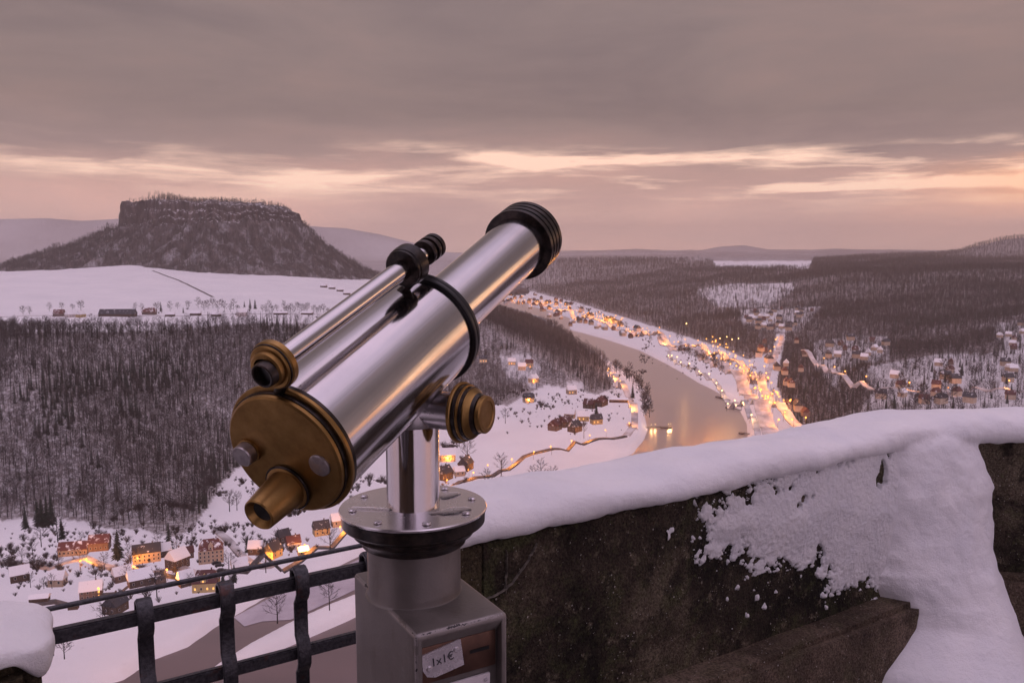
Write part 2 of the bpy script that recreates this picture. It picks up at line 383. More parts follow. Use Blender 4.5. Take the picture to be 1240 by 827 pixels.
def cliff_fn(g, b):
    tc = g.node('ShaderNodeTexCoord'); o = tc.outputs['Object']
    ge = g.node('ShaderNodeNewGeometry'); nz = g.node('ShaderNodeSeparateXYZ', ins={0: ge.outputs['Normal']}).outputs[2]
    n = g.noise(g.mapping(o, (1, 1, .35)), .05, 6, .7); n2 = g.noise(g.mapping(o, (1, 1, 2.0)), .13, 5, .7)
    rock = g.ramp(n, [(.34, (.014, .011, .012)), (.52, (.055, .043, .042)), (.66, (.15, .12, .112))])
    s = g.math('MULTIPLY', g.ramp(nz, [(.16, 0), (.36, 1)]), g.ramp(n2, [(.51, 0), (.60, 1)]))
    at = g.node('ShaderNodeAttribute', attribute_name='talus'); n4 = g.noise(g.mapping(o, (1, 1, .3)), .03, 5, .7)
    s2 = g.math('MULTIPLY', g.ramp(n4, [(.50, .03), (.68, .5)]), at.outputs['Fac']); s = g.math('ADD', g.math('MULTIPLY', s, g.math('SUBTRACT', 1.0, at.outputs['Fac'])), s2)
    g.l.new(g.mix(s, rock, (.70, .69, .71)), b.inputs['Base Color'])
    bp = g.node('ShaderNodeBump', ins={'Strength': .8, 'Distance': 6.0, 'Height': n}); g.l.new(bp.outputs[0], b.inputs['Normal'])
M['cliff'] = mat('sandstone_cliff', (.1, .08, .08), .9, 0, cliff_fn, .2)
def wood_tone(lo, hi):
    def fn(g, b):
        r = g.node('ShaderNodeObjectInfo').outputs['Random']; o = g.node('ShaderNodeTexCoord').outputs['Object']; n = g.noise(o, .4, 4, .6)
        t = g.math('MULTIPLY_ADD', g.math('SUBTRACT', n, .5), .5, g.math('POWER', r, 1.6), clamp=True)
        g.l.new(g.mix(t, lo, hi), b.inputs['Base Color'])
    return fn
M['bark'] = mat('dark_bark', (.05, .042, .04), .9, 0, wood_tone((.015, .0125, .014), (.055, .045, .047)), .2)
M['twig'] = mat('bare_twigs', (.075, .06, .058), .9, 0, wood_tone((.020, .017, .019), (.088, .072, .077)), .2)
M['needle'] = mat('conifer_needles', (.03, .04, .03), .9, 0, vary(.8, (.014, .020, .020), (.045, .055, .046), .3, .7), .2)
M['road'] = mat('slushy_road', (.3, .27, .27), .6, 0, vary(.12, (.30, .27, .27), (.62, .59, .60), .35, .65))
M['track'] = mat('dark_track', (.07, .06, .06), .8, 0, vary(.3, (.04, .035, .035), (.14, .12, .12)))
def roof_fn(tile, cover):
    def fn(g, b):
        tc = g.node('ShaderNodeTexCoord'); o = tc.outputs['Object']
        oi = g.node('ShaderNodeObjectInfo').outputs['Random']
        v = g.node('ShaderNodeVectorMath', operation='ADD', ins={0: o})
        cx = g.node('ShaderNodeCombineXYZ', ins={0: g.math('MULTIPLY', oi, 90.0), 1: g.math('MULTIPLY', oi, 37.0)}); g.l.new(cx.outputs[0], v.inputs[1])
        n = g.noise(v.outputs[0], .28, 4, .6); w = g.node('ShaderNodeTexWave', ins={'Vector': o, 'Scale': 1.5}); w.bands_direction = 'Z'
        t = g.mix(g.math('MULTIPLY', w.outputs['Fac'], .5), tile, tuple(x * .55 for x in tile))
        g.l.new(g.mix(g.ramp(n, [(cover - .05, 1), (cover + .04, 0)]), t, (.80, .79, .81)), b.inputs['Base Color'])
    return fn
M['roof_red'] = mat('red_tile_roof', (.2, .05, .04), .8, 0, roof_fn((.135, .044, .036), .43))
M['roof_dark'] = mat('slate_roof', (.05, .05, .06), .8, 0, roof_fn((.045, .045, .055), .36))
M['roof_maroon'] = mat('maroon_tile_roof', (.1, .04, .04), .8, 0, roof_fn((.10, .035, .034), .36))
M['roof_snow'] = mat('snow_covered_roof', (.8, .8, .82), .85, 0, roof_fn((.13, .07, .06), .74))
M['wall_cream'] = mat('cream_render', (.42, .33, .25), .9, 0, vary(.5, (.36, .28, .21), (.48, .38, .29)))
M['wall_yellow'] = mat('yellow_render', (.5, .36, .17), .9, 0, vary(.5, (.44, .31, .14), (.54, .40, .2)))
M['wall_white'] = mat('white_render', (.6, .54, .52), .9, 0, vary(.5, (.52, .46, .45), (.64, .58, .57)))
M['wall_timber'] = mat('dark_timber', (.08, .05, .04), .9, 0, vary(2, (.05, .032, .026), (.12, .08, .06), stretch=(1, 1, .2)))
M['wall_rust'] = mat('rust_brown_render', (.22, .12, .08), .9, 0, vary(.5, (.12, .08, .065), (.19, .13, .105)))
M['glass'] = mat('dark_window_glass', (.03, .03, .04), .1)
M['frame'] = mat('pale_window_frame', (.5, .46, .44), .7)
M['glow'] = emit('lit_window', (1, .46, .11), 1.7)
M['lamp'] = emit('sodium_lamp', (1, .37, .07), 4.0)
M['lampw'] = emit('warm_white_lamp', (1, .62, .24), 6.0)
M['pole'] = mat('lamp_pole', (.06, .055, .055), .6, .4)
M['car'] = mat('dark_car_paint', (.03, .03, .04), .3, .3)
M['tyre'] = mat('tyre_rubber', (.02, .02, .02), .9)
M['hull'] = mat('pontoon_paint', (.10, .08, .08), .6)
M['hedge'] = mat('bare_shrub', (.06, .045, .045), .9, 0, vary(.8, (.035, .028, .03), (.10, .08, .08)), .2)

# ------------------------------------------------------------------ the lie of the land
ZF, ZW = -236.0, -240.0
def wpix(pts, z=ZF):
    return [tuple(onz(px, py, z)[:2]) for px, py in pts]
# foot of the plateau on the near (left) side of the river, then back along the upstream bank
PL = wpix([(-420, 655), (-200, 650), (0, 642), (60, 636), (120, 640), (180, 645), (228, 640), (252, 604), (285, 566), (335, 545),
           (420, 522), (540, 498), (600, 489), (640, 474), (690, 479), (733, 473)])
PL += [(176, 1440), (186, 1560), (180, 1700), (150, 1950), (128, 2300), (60, 2900), (-90, 3400), (-700, 3950), (-3000, 4500), (-3800, 2500), (-3000, 800)]
PR = wpix([(1500, 620), (1000, 560), (960, 512), (938, 478), (928, 452), (932, 428), (905, 436), (872, 421), (800, 399), (700, 369), (640, 355)])
PR += [(-100, 4300), (-900, 4500), (-4200, 5600), (-12000, 9000), (-12000, 15500), (15500, 15500), (15500, 300), (1500, 250)]
RIV = wpix([(0, 870), (150, 822), (184, 799), (227, 783), (259, 760), (285, 744), (330, 718), (400, 690), (470, 655), (588, 603), (640, 588), (686, 575), (707, 574), (739, 562), (766, 549), (779, 533),
            (784, 520), (780, 503), (789, 484), (777, 468), (762, 452), (736, 436), (706, 417), (684, 401)], ZW)
RIV += [(100, 2700), (-60, 3300), (-700, 3860), (-3500, 4500), (-3500, 4620), (-650, 4000), (40, 3420), (190, 2700)]
RIV += wpix([(690, 399), (731, 410), (774, 424), (806, 440), (826, 451), (845, 463), (864, 472), (880, 482), (897, 498), (905, 514), (906, 533)], ZW)
RIV += [(262, 850), (170, 600), (60, 430), (-80, 330), (-280, 240), (-700, 160), (-1200, 250)]
SPIT = wpix([(250, 815), (262, 806), (300, 782), (345, 758), (400, 733), (470, 706), (540, 672), (560, 668), (545, 684), (480, 722), (420, 752), (360, 778), (300, 804), (268, 822)], ZW)

MX, MY = -968.0, 2700.0                                    # table mountain
MA, MBb = 262.0, 160.0
FLD_X = np.array([-3000, -1750, -1457, -1104, -752, -376, -100, 400.]); FLD_Z = np.array([-98, -80, -70, -56, -80, -113, -128, -140.])
RA_PX = np.array([-600, 0, 60, 100, 140, 170, 300, 385, 420, 460, 500, 540, 600, 700, 2000.]); RA_Y = np.array([270, 266, 265, 268, 266, 262, 268, 275, 277, 284, 294, 305, 314, 318, 318.])
RB_PX = np.array([-2000, 1000, 1080, 1140, 1160, 1180, 1200, 1215, 1240, 1320, 1420, 1600.]); RB_Y = np.array([317, 315, 310, 309, 306, 299, 294, 290, 288, 287, 300, 312.])
RC_PX = np.array([-600, 300, 560, 760, 830, 850, 870, 900, 930, 980, 1010, 1090, 1180, 1500.]); RC_Y = np.array([312, 312, 312, 312, 309, 303, 299, 297, 302, 303, 301, 304, 308, 310.])
RD_PX = np.array([-600, 0, 60, 100, 130, 200, 330, 420, 520, 900.]); RD_Y = np.array([270, 271, 269, 268, 267, 266, 272, 288, 306, 312.])

def terrain(x, y):
    r = np.hypot(x, y)
    dl = sdist(PL, x, y); dr = sdist(PR, x, y)
    nz = fbm(x / 160, y / 160, 4, 3)
    # left plateau
    t = np.clip(dl / 345, 0, 1)
    S = np.where(t < .12, t * t * 4.0, .0576 + (t - .12) * 1.15)
    S = np.clip(S, 0, 1); S = np.where(S > .82, .82 + .18 * np.tanh((S - .82) / .18), S)
    fs = np.clip((y - 1037) / 1290, 0, 1.15)
    top = -112 + fs * (np.interp(x, FLD_X, FLD_Z) + 112)
    back = sm((y - 2900) / 1200); top = top * (1 - back) + (-150) * back
    hl = S * (top - ZF) + np.where(dl > 0, nz * 5 * np.minimum(t * 3, 1) * (1 - sm((dl - 250) / 150) * .85), 0)
    hl = np.where(dl > 0, hl, 0)
    # right upland
    t = np.clip(dr / 1500, 0, 1); S = 1 - (1 - t) ** 1.9
    hr = np.where(dr > 0, S * 142 + nz * 16 * np.minimum(dr / 250, 1), 0)
    hr = hr + np.where(dr > 0, fbm(x / 700, y / 700, 3, 9) * 24 * np.minimum(dr / 900, 1), 0)
    far = sm((y - 4700) / 900) * sm((1500 - x) / 2500 + .2)
    hr = hr * (1 - far) + far * 98
    z = ZF + np.maximum(hl, hr)
    # ridges beyond
    px, _ = proj(x, y, z * 0 - 60)
    for Y0, sg, PX, PY in ((7000, 420, RA_PX, RA_Y), (5600, 420, RB_PX, RB_Y), (9500, 600, RD_PX, RD_Y), (10500, 600, RC_PX, RC_Y)):
        top = (HZ - np.interp(px, PX, PY)) / FPX * Y0
        k = np.exp(-((y - Y0) / sg) ** 2)
        z = np.where(y > 3500, np.maximum(z, z + (top - z) * k), z)
    # river bed and the spit in it
    dv = sdist(RIV, x, y); sp = sdist(SPIT, x, y)
    dv = np.where(r < 3500, dv, dv)
    bed = sm((dv + 9) / 18) * (1 - sm((sp + 6) / 12))
    z = z - bed * 7.5
    z = z + np.where((dv > -60) & (dv < 8), fbm(x / 9, y / 9, 2, 5) * .5, 0)
    # rock under the fortress
    z = np.where(r < 265, np.maximum(z, ZF - 12 + 217 * np.clip(1 - r / 265, 0, 1) ** 1.3), z)
    return z + np.where(bed < .01, nz * 1.2, 0)

def mountain(x, y):
    dx = x - MX; dy = y - MY; th = np.arctan2(dy / MBb, dx / MA)
    rr = np.hypot(dx / MA, dy / MBb)                       # 1 at the cliff
    jag = 1 + .07 * fbm(np.cos(th) * 5 + 20, np.sin(th) * 5 + 20, 4, 21) + .07 * fbm(np.cos(th) * 20 + 50, np.sin(th) * 20 + 50, 4, 22) - .05 * np.abs(fbm(np.cos(th) * 42 + 90, np.sin(th) * 42 + 90, 2, 23))
    q = rr / jag
    m = np.hypot(dx, dy) * (1 - 1 / np.maximum(q, 1e-6))   # metres outside the cliff line
    topz = 124 + fbm(x / 42, y / 60, 4, 31) * 17 + 13 * np.exp(-((dx + 262) / 38) ** 2) + 9 * np.exp(-((dx + 60) / 120) ** 2) - np.clip((dx - 170) / 100, 0, 1) * 20
    cb = 62 + 8 * np.cos(th) + fbm(x / 40, y / 40, 3, 33) * 16
    ledge = np.clip(m / 15 + fbm(x / 30, y / 30, 3, 36) * .3 * (m > 1) * (m < 14), 0, 1)
    q3 = 3 + 1.2 * fbm(x / 70, y / 70, 2, 38)
    lv = np.floor(ledge * q3 + fbm(x / 16, y / 16, 3, 37) * .9 + .2) / q3 * .55 + ledge * .45
    z = topz + (cb - topz) * np.clip(lv, 0, 1)
    left = sm((-dx - 120) / 300)
    run = 295 + 270 * left; drop = 196
    tal = np.clip((m - 15) / run, 0, 1.6); pw_ = 1.5 - .25 * left
    z = z - np.where(m > 15, drop * (1 - (1 - np.minimum(tal, 1)) ** pw_) + 40 * np.maximum(tal - 1, 0), 0)
    return z + np.where(m > 15, fbm(x / 45, y / 45, 3, 35) * 6, 0), m
def land(x, y):
    x = np.asarray(x, float); y = np.asarray(y, float)
    return np.maximum(terrain(x, y), mountain(x, y)[0])

# the land sampled once on a polar grid round the viewpoint; everything stands on this sheet
G_TH = np.linspace(R(-41), R(41), 640); G_R = np.concatenate([[45], np.geomspace(120, 14200, 640)])
_T, _R = np.meshgrid(G_TH, G_R); _gx = (_R * np.sin(_T)); _gy = (_R * np.cos(_T))
G_Z = terrain(_gx.ravel(), _gy.ravel()).reshape(_gx.shape); G_M = mountain(_gx.ravel(), _gy.ravel())[0].reshape(_gx.shape)
G_L = np.maximum(G_Z, G_M)
def glook(G, x, y):
    th = np.arctan2(x, y); r = np.hypot(x, y)
    a = np.clip((th - G_TH[0]) / (G_TH[1] - G_TH[0]), 0, len(G_TH) - 1.001); b = np.clip(1 + np.log(np.maximum(r, 120) / 120) / math.log(14200 / 120) * 639, 0, len(G_R) - 1.001)
    i = b.astype(int); j = a.astype(int); u = b - i; v = a - j
    return G[i, j] * (1 - u) * (1 - v) + G[i, j + 1] * (1 - u) * v + G[i + 1, j] * u * (1 - v) + G[i + 1, j + 1] * u * v
def land(x, y): return glook(G_L, np.asarray(x, float), np.asarray(y, float))
TT = np.geomspace(230, 13500, 1400)
def hit(px, py):
    """where the sight line of a photo point meets the land"""
    d = ray(px, py); x, y, z = d[0] * TT, d[1] * TT, d[2] * TT
    h = land(x, y) - z; k = int(np.argmax(h > 0))
    if k == 0: k = len(TT) - 1
    f = -h[k - 1] / (h[k] - h[k - 1] + 1e-9); t = TT[k - 1] + (TT[k] - TT[k - 1]) * f
    p = d * t; return np.array([p[0], p[1], float(land(p[:1], p[1:2])[0])])

# ground: one sheet, a polar grid round the viewpoint
FOR_L = [(-700, 408), (0, 404), (120, 402), (220, 398), (300, 392), (420, 392), (470, 398), (520, 392), (570, 388), (600, 376), (640, 386), (680, 397), (705, 407), (735, 442),
         (744, 470), (722, 478), (690, 470), (660, 466), (640, 476), (615, 491), (585, 490), (545, 496), (480, 520), (400, 540), (330, 546), (287, 566), (268, 586), (254, 610),
         (234, 638), (215, 650), (190, 646), (170, 640), (130, 640), (100, 631), (60, 627), (30, 628), (-160, 636), (-700, 640)]
FOR_R = [(560, 318), (760, 315), (860, 317), (868, 326), (980, 326), (985, 316), (1100, 308), (1160, 300), (1200, 287), (1240, 281), (1400, 280), (2600, 270), (2600, 640), (1400, 560), (960, 525), (946, 480), (936, 452), (935, 432), (905, 436), (872, 420), (800, 398), (700, 367), (640, 352), (560, 345)]
HOLES = [([(895, 376), (945, 372), (998, 371), (985, 385), (965, 402), (930, 401), (900, 398)], .30),
         ([(838, 352), (880, 344), (960, 343), (962, 352), (930, 372), (870, 372)], .30),
         ([(985, 414), (1040, 406), (1076, 408), (1078, 436), (1040, 440), (1010, 470), (985, 445)], .40),
         ([(1040, 446), (1130, 430), (1240, 425), (1260, 430), (1260, 510), (1040, 500), (1060, 470)], .36),
         ([(1200, 392), (1300, 385), (1300, 428), (1215, 428)], .40),
         ([(925, 475), (936, 430), (940, 404), (952, 404), (946, 440), (940, 480)], .0),
         ([(605, 432), (640, 428), (655, 445), (648, 470), (628, 466), (610, 450)], .28),
         ([(686, 462), (706, 462), (708, 480), (688, 482)], .2)]
def cover(x, y, z):
    px, py = proj(x, y, z)
    c = (inside(FOR_L, px, py) & (x < 200)).astype(float)
    c = np.maximum(c, (inside(FOR_R, px, py) & (sdist(PR, x, y) > 0)).astype(float))
    for P, k in HOLES: c = np.where(inside(P, px, py), c * k, c)
    return c
def build_ground():
    fine = G_TH; coarse = np.linspace(R(41), R(319), 120)[1:-1]
    th = np.concatenate([fine, coarse]); rr = G_R
    T, RR = np.meshgrid(th, rr); x = RR * np.sin(T); y = RR * np.cos(T)
    xc, yc = x[:, 640:], y[:, 640:]
    z = np.concatenate([G_Z, terrain(xc.ravel(), yc.ravel()).reshape(xc.shape)], 1).ravel()
    v = np.stack([x.ravel(), y.ravel(), z], -1)
    f = grid_faces(len(rr), len(th), True)[:, ::-1]
    o = np_mesh('ground', v, f, M['ground']); tag(o, kind='structure')
    a = o.data.attributes.new('litter', 'FLOAT', 'POINT')
    cv = cover(v[:, 0], v[:, 1], v[:, 2])
    fx, fy = v[:, 0], v[:, 1]; pxx, pyy = proj(fx, fy, v[:, 2])
    farw = sm((fy - 4300) / 500) * (.84 + .34 * fbm(fx / 900, fy / 420, 4, 91))
    farw = np.where(inside([(862, 316), (985, 316), (985, 327), (868, 327)], pxx, pyy), 0, farw)
    cv = np.maximum(cv, farw * 1.1)
    a.data.foreach_set('value', (np.clip(cv, 0, 1) * np.where(v[:, 0] > 280, 1.0, .86)).astype(np.float32))
build_ground()
tag(np_mesh('river', [(-6000, 100, ZW), (3000, 100, ZW), (3000, 6000, ZW), (-6000, 6000, ZW)], [[0, 1, 2, 3]], M['water'], smooth=False), kind='structure')
# ice sheet in the quiet water behind the spit
ICE = [(283, 747), (330, 722), (400, 693), (470, 660), (560, 622), (560, 650), (480, 690), (400, 728), (352, 750), (318, 752), (296, 758)]
ip = [onz(a, b, ZW + .25) for a, b in ICE]
tag(mesh_obj('ice', ip + [p - np.array([0, 0, .4]) for p in ip], [tuple(range(len(ip)))[::-1]], M['ice']), kind='structure')

def build_mountain():
    th = np.linspace(0, 2 * np.pi, 720, endpoint=False)
    s = np.concatenate([np.linspace(0, .9, 14), np.linspace(.92, 1.0, 6)]); out_m = np.concatenate([np.linspace(.6, 16, 22), np.geomspace(18, 760, 70)])
    rows = []
    for k in s: rows.append((MX + MA * k * np.cos(th) * .985, MY + MBb * k * np.sin(th) * .985))
    base = np.hypot(MA * np.cos(th), MBb * np.sin(th))
    jag = 1 + .07 * fbm(np.cos(th) * 5 + 20, np.sin(th) * 5 + 20, 4, 21) + .07 * fbm(np.cos(th) * 20 + 50, np.sin(th) * 20 + 50, 4, 22) - .05 * np.abs(fbm(np.cos(th) * 42 + 90, np.sin(th) * 42 + 90, 2, 23))
    for m in out_m:
        k = (base * jag + m) / base; rows.append((MX + MA * k * np.cos(th), MY + MBb * k * np.sin(th)))
    x = np.array([r[0] for r in rows]); y = np.array([r[1] for r in rows]); z = mountain(x, y)[0]
    v = np.stack([x, y, z], -1).reshape(-1, 3)
    o = np_mesh('table_mountain', v, grid_faces(len(rows), len(th), True), M['cliff'], smooth=False); tag(o, kind='structure')
    a = o.data.attributes.new('talus', 'FLOAT', 'POINT'); a.data.foreach_set('value', (mountain(x, y)[1].ravel() > 20).astype(np.float32))
build_mountain()

# roads and paths, draped ribbons
def ribbon(name, pts, w, m, lift=.35, px=True, step=8):
    P = [hit(*p)[:2] for p in pts] if px else [np.array(p, float)[:2] for p in pts]
    Q = []
    for a, b in zip(P[:-1], P[1:]):
        n = max(2, int(np.linalg.norm(b - a) / step))
        for k in range(n): Q.append(a + (b - a) * k / n)
    Q.append(P[-1]); Q = np.array(Q)
    for _ in range(6): Q[1:-1] = (Q[:-2] + 2 * Q[1:-1] + Q[2:]) / 4
    t = np.gradient(Q, axis=0); t /= np.linalg.norm(t, axis=1)[:, None] + 1e-9; nn = np.stack([-t[:, 1], t[:, 0]], -1)
    A = Q + nn * w / 2; B = Q - nn * w / 2
    zc = np.maximum(np.maximum(land(Q[:, 0], Q[:, 1]), land(A[:, 0], A[:, 1])), land(B[:, 0], B[:, 1])) + lift
    v = np.concatenate([np.c_[A, zc], np.c_[B, zc], np.c_[A, zc - 1.2], np.c_[B, zc - 1.2]]); n = len(Q); f = []
    for i in range(n - 1):
        f.append((n + i, n + i + 1, i + 1, i)); f.append((i, i + 1, 2 * n + i + 1, 2 * n + i)); f.append((n + i + 1, n + i, 3 * n + i, 3 * n + i + 1))
    if name: tag(mesh_obj(name, v, f, m), kind='structure')
    return np.c_[Q, zc]
ROADS = {
    'village': [(-60, 745), (52, 734), (84, 726), (126, 716), (180, 705), (234, 699), (270, 693), (320, 684), (383, 661), (420, 643), (470, 620), (545, 590), (606, 569), (686, 546), (758, 528)],
    'pier': [(758, 528), (767, 520), (769, 506), (766, 485), (755, 469), (737, 450)],
    'main': [(613, 364), (664, 372), (713, 385), (761, 401), (803, 409), (845, 419), (877, 430), (903, 446), (922, 463), (942, 488), (968, 516), (985, 540)],
    'rail': [(800, 412), (845, 428), (881, 453), (900, 472), (922, 498), (932, 521), (938, 545)],
    'promenade': [(810, 426), (832, 443), (868, 464), (900, 488), (916, 511), (918, 535)],
    'side': [(922, 463), (935, 440), (943, 420), (947, 404)],
    'slope': [(972, 425), (985, 434), (1008, 447), (1040, 463), (1079, 473), (1124, 478), (1165, 478), (1204, 474), (1240, 478)],
    'lane': [(300, 668), (330, 679)], 'back': [(-20, 682), (60, 681), (130, 682), (165, 684), (200, 690), (262, 692)],
}
RL = {}
RL['village'] = ribbon('village_road', ROADS['village'], 3.2, M['track'])
RL['pier'] = ribbon('pier_road', ROADS['pier'], 6, M['road'])
RL['main'] = ribbon('main_road', ROADS['main'], 9, M['road'])
RL['rail'] = ribbon('railway_embankment', ROADS['rail'], 13, M['road'], 2.2)
RL['promenade'] = ribbon('promenade_path', ROADS['promenade'], 5, M['road'])
RL['side'] = ribbon('side_road', ROADS['side'], 7, M['road'], .6)
RL['slope'] = ribbon('hillside_road', ROADS['slope'], 6, M['road'], .8)
RL['back'] = ribbon('back_lane', ROADS['back'], 4, M['road'], .25)
RL['lane'] = ribbon('village_lane', [(262, 640), (268, 652), (290, 664), (312, 676), (336, 681)], 4, M['road'])
RL['field'] = ribbon('field_track', [(185, 328), (215, 339), (240, 351), (258, 360)], 5, M['track'], .5)
RL['farm'] = ribbon('farm_lane', [(0, 384), (60, 382), (150, 383), (220, 383), (300, 380), (390, 381)], 4, M['road'], .5)

# ------------------------------------------------------------------ trees
def tree_parts(seed, H=20, spread=.30, base=.35, limbs=15, sub=5, tw=4, r0=.26, fat=1.0):
    """trunk with limbs, and the twigs of the crown, as two mesh builders"""
    q = random.Random(seed); T = MB(); C = MB()
    n = 7; p = np.array([0, 0, -.6]); pts = [p]
    for k in range(1, n + 1):
        pts.append(np.array([q.gauss(0, .012 * H) * (k / n), q.gauss(0, .012 * H) * (k / n), H * k / n * .93]))
    rad = [r0 * (1 - .9 * k / n) + .03 for k in range(n + 1)]
    for k in range(n): T.tube(pts[k], pts[k + 1], rad[k], rad[k + 1], 6, False)
    def at(h):
        k = min(int(h * n), n - 1); f = h * n - k; return pts[k] * (1 - f) + pts[k + 1] * f
    for i in range(limbs):
        h = base + (1 - base) * ((i + q.random()) / limbs) * .97; a = i * 2.4 + q.uniform(-.5, .5)
        L = H * spread * (1.15 - .85 * abs((h - base) / (1 - base) - .3)) * q.uniform(.75, 1.2); up = .45 + .5 * h + q.uniform(-.15, .2)
        d = np.array([math.cos(a), math.sin(a), up]); d /= np.linalg.norm(d)
        s = at(h); m = s + d * L * .5; d2 = d + np.array([q.uniform(-.2, .2), q.uniform(-.2, .2), .28]); d2 /= np.linalg.norm(d2); e = m + d2 * L * .5
        rl = .10 * (1.25 - h); T.tube(s, m, rl, rl * .65, 4, False); T.tube(m, e, rl * .65, rl * .25, 4, False)
        for j in range(sub):
            f = .3 + .7 * (j + q.random()) / sub; b = s + (m - s) * min(f * 2, 1) + (e - m) * max(f * 2 - 1, 0)
            dd = d + np.array([q.gauss(0, .6), q.gauss(0, .6), q.gauss(.25, .4)]); dd /= np.linalg.norm(dd); l2 = L * .38 * q.uniform(.7, 1.2); c = b + dd * l2
            C.tube(b, c, .045 * fat, .024 * fat, 3, False)
            for w in range(tw):
                g_ = .25 + .75 * (w + q.random()) / tw; b2 = b + (c - b) * g_
                d3 = dd + np.array([q.gauss(0, .65), q.gauss(0, .65), q.gauss(.1, .45)]); d3 /= np.linalg.norm(d3)
                C.tube(b2, b2 + d3 * l2 * .6 * q.uniform(.6, 1.2), .028 * fat, .012 * fat, 3, False)
    return T, C
def conifer_parts(seed, H=16, Rr=2.6):
    q = random.Random(seed); T = MB(); C = MB(); T.tube((0, 0, -.5), (0, 0, H * .97), .22, .03, 6, False)
    lv = 17
    for i in range(lv):
        h = .06 + .92 * i / lv; rr = Rr * (1 - h) ** .85 * q.uniform(.8, 1.15) + .15; nb = 11
        for k in range(nb):
            a = 2 * math.pi * (k + q.random() * .8) / nb; l = rr * q.uniform(.65, 1.15); w = .42 * l + .12; z = H * h + q.uniform(-.2, .2)
            dx, dy = math.cos(a), math.sin(a); px_, py_ = -dy * w / 2, dx * w / 2
            v = [(0, 0, z + .35), (dx * l * .55 + px_, dy * l * .55 + py_, z + .05 - l * .16), (dx * l, dy * l, z - l * .34), (dx * l * .55 - px_, dy * l * .55 - py_, z + .05 - l * .16), (dx * l * .5, dy * l * .5, z + .22 - l * .1)]
            C.add(v, [(0, 1, 4), (1, 2, 4), (2, 3, 4), (3, 0, 4)])
    return T, C
def shrub_part(seed, H=3.0, n=26):
    q = random.Random(seed); C = MB()
    for i in range(n):
        a = q.uniform(0, 6.283); d = np.array([math.cos(a) * q.uniform(.1, .9), math.sin(a) * q.uniform(.1, .9), 1]); d /= np.linalg.norm(d)
        s = np.array([q.gauss(0, .3), q.gauss(0, .3), -.2]); e = s + d * H * q.uniform(.6, 1.1); C.tube(s, e, .06, .03, 3, False)
        for k in range(4):
            b = s + (e - s) * q.uniform(.3, .95); d2 = d + np.array([q.gauss(0, .7), q.gauss(0, .7), q.gauss(0, .4)]); C.tube(b, b + d2 * H * .28, .035, .015, 3, False)
    return C
def proto_mesh(name, builders, mats):
    v, f, mi = [], [], []
    for k, b in enumerate(builders):
        o = len(v); v += b.v; f += [tuple(o + i for i in q) for q in b.f]; mi += [k] * len(b.f)
    me = bpy.data.meshes.new(name); me.from_pydata(v, [], f); me.update()
    for m in mats: me.materials.append(m)
    me.polygons.foreach_set('material_index', mi)
    return me

def scatter(name, protos, pts, rot, scl, idx, label):
    """ONE stuff object: an uncountable wood, its trees spread by geometry nodes"""
    pobs = []
    for k, me in enumerate(protos): pobs.append(bpy.data.objects.new(name + '_kind', me))       # not linked to the scene
    me = bpy.data.meshes.new(name); n = len(pts); me.vertices.add(n); me.vertices.foreach_set('co', np.asarray(pts, np.float32).ravel())
    for nm, arr, ty in (('rot', rot, 'FLOAT'), ('scl', scl, 'FLOAT'), ('kid', idx, 'INT')):
        a = me.attributes.new(nm, ty, 'POINT'); a.data.foreach_set('value', np.asarray(arr, np.float32 if ty == 'FLOAT' else np.int32))
    for m in protos[0].materials: me.materials.append(m)
    o = bpy.data.objects.new(name, me); COL.objects.link(o); tag(o, label, None, None, 'stuff')
    ng = bpy.data.node_groups.new(name, 'GeometryNodeTree')
    ng.interface.new_socket('Geometry', in_out='INPUT', socket_type='NodeSocketGeometry'); ng.interface.new_socket('Geometry', in_out='OUTPUT', socket_type='NodeSocketGeometry')
    gi = ng.nodes.new('NodeGroupInput'); go = ng.nodes.new('NodeGroupOutput'); L = ng.links.new
    gti = ng.nodes.new('GeometryNodeGeometryToInstance')
    for po in reversed(pobs):
        oi = ng.nodes.new('GeometryNodeObjectInfo'); oi.inputs['Object'].default_value = po; oi.inputs['As Instance'].default_value = False
        L(oi.outputs['Geometry'], gti.inputs[0])
    # one instance per kind
    ng.nodes.remove(gti); jn = ng.nodes.new('GeometryNodeJoinGeometry')
    for nd in [x for x in ng.nodes if x.type == 'OBJECT_INFO']:
        nd.inputs['As Instance'].default_value = True; L(nd.outputs['Geometry'], jn.inputs[0])
    iop = ng.nodes.new('GeometryNodeInstanceOnPoints'); iop.inputs['Pick Instance'].default_value = True
    def attr(nm, ty):
        a = ng.nodes.new('GeometryNodeInputNamedAttribute'); a.data_type = ty; a.inputs[0].default_value = nm; return a.outputs[0]
    L(gi.outputs[0], iop.inputs['Points']); L(jn.outputs[0], iop.inputs['Instance']); L(attr('kid', 'INT'), iop.inputs['Instance Index'])
    cx = ng.nodes.new('ShaderNodeCombineXYZ'); L(attr('rot', 'FLOAT'), cx.inputs[2]); L(cx.outputs[0], iop.inputs['Rotation'])
    L(attr('scl', 'FLOAT'), iop.inputs['Scale']); L(iop.outputs[0], go.inputs[0])
    md = o.modifiers.new('spread', 'NODES'); md.node_group = ng
    return o

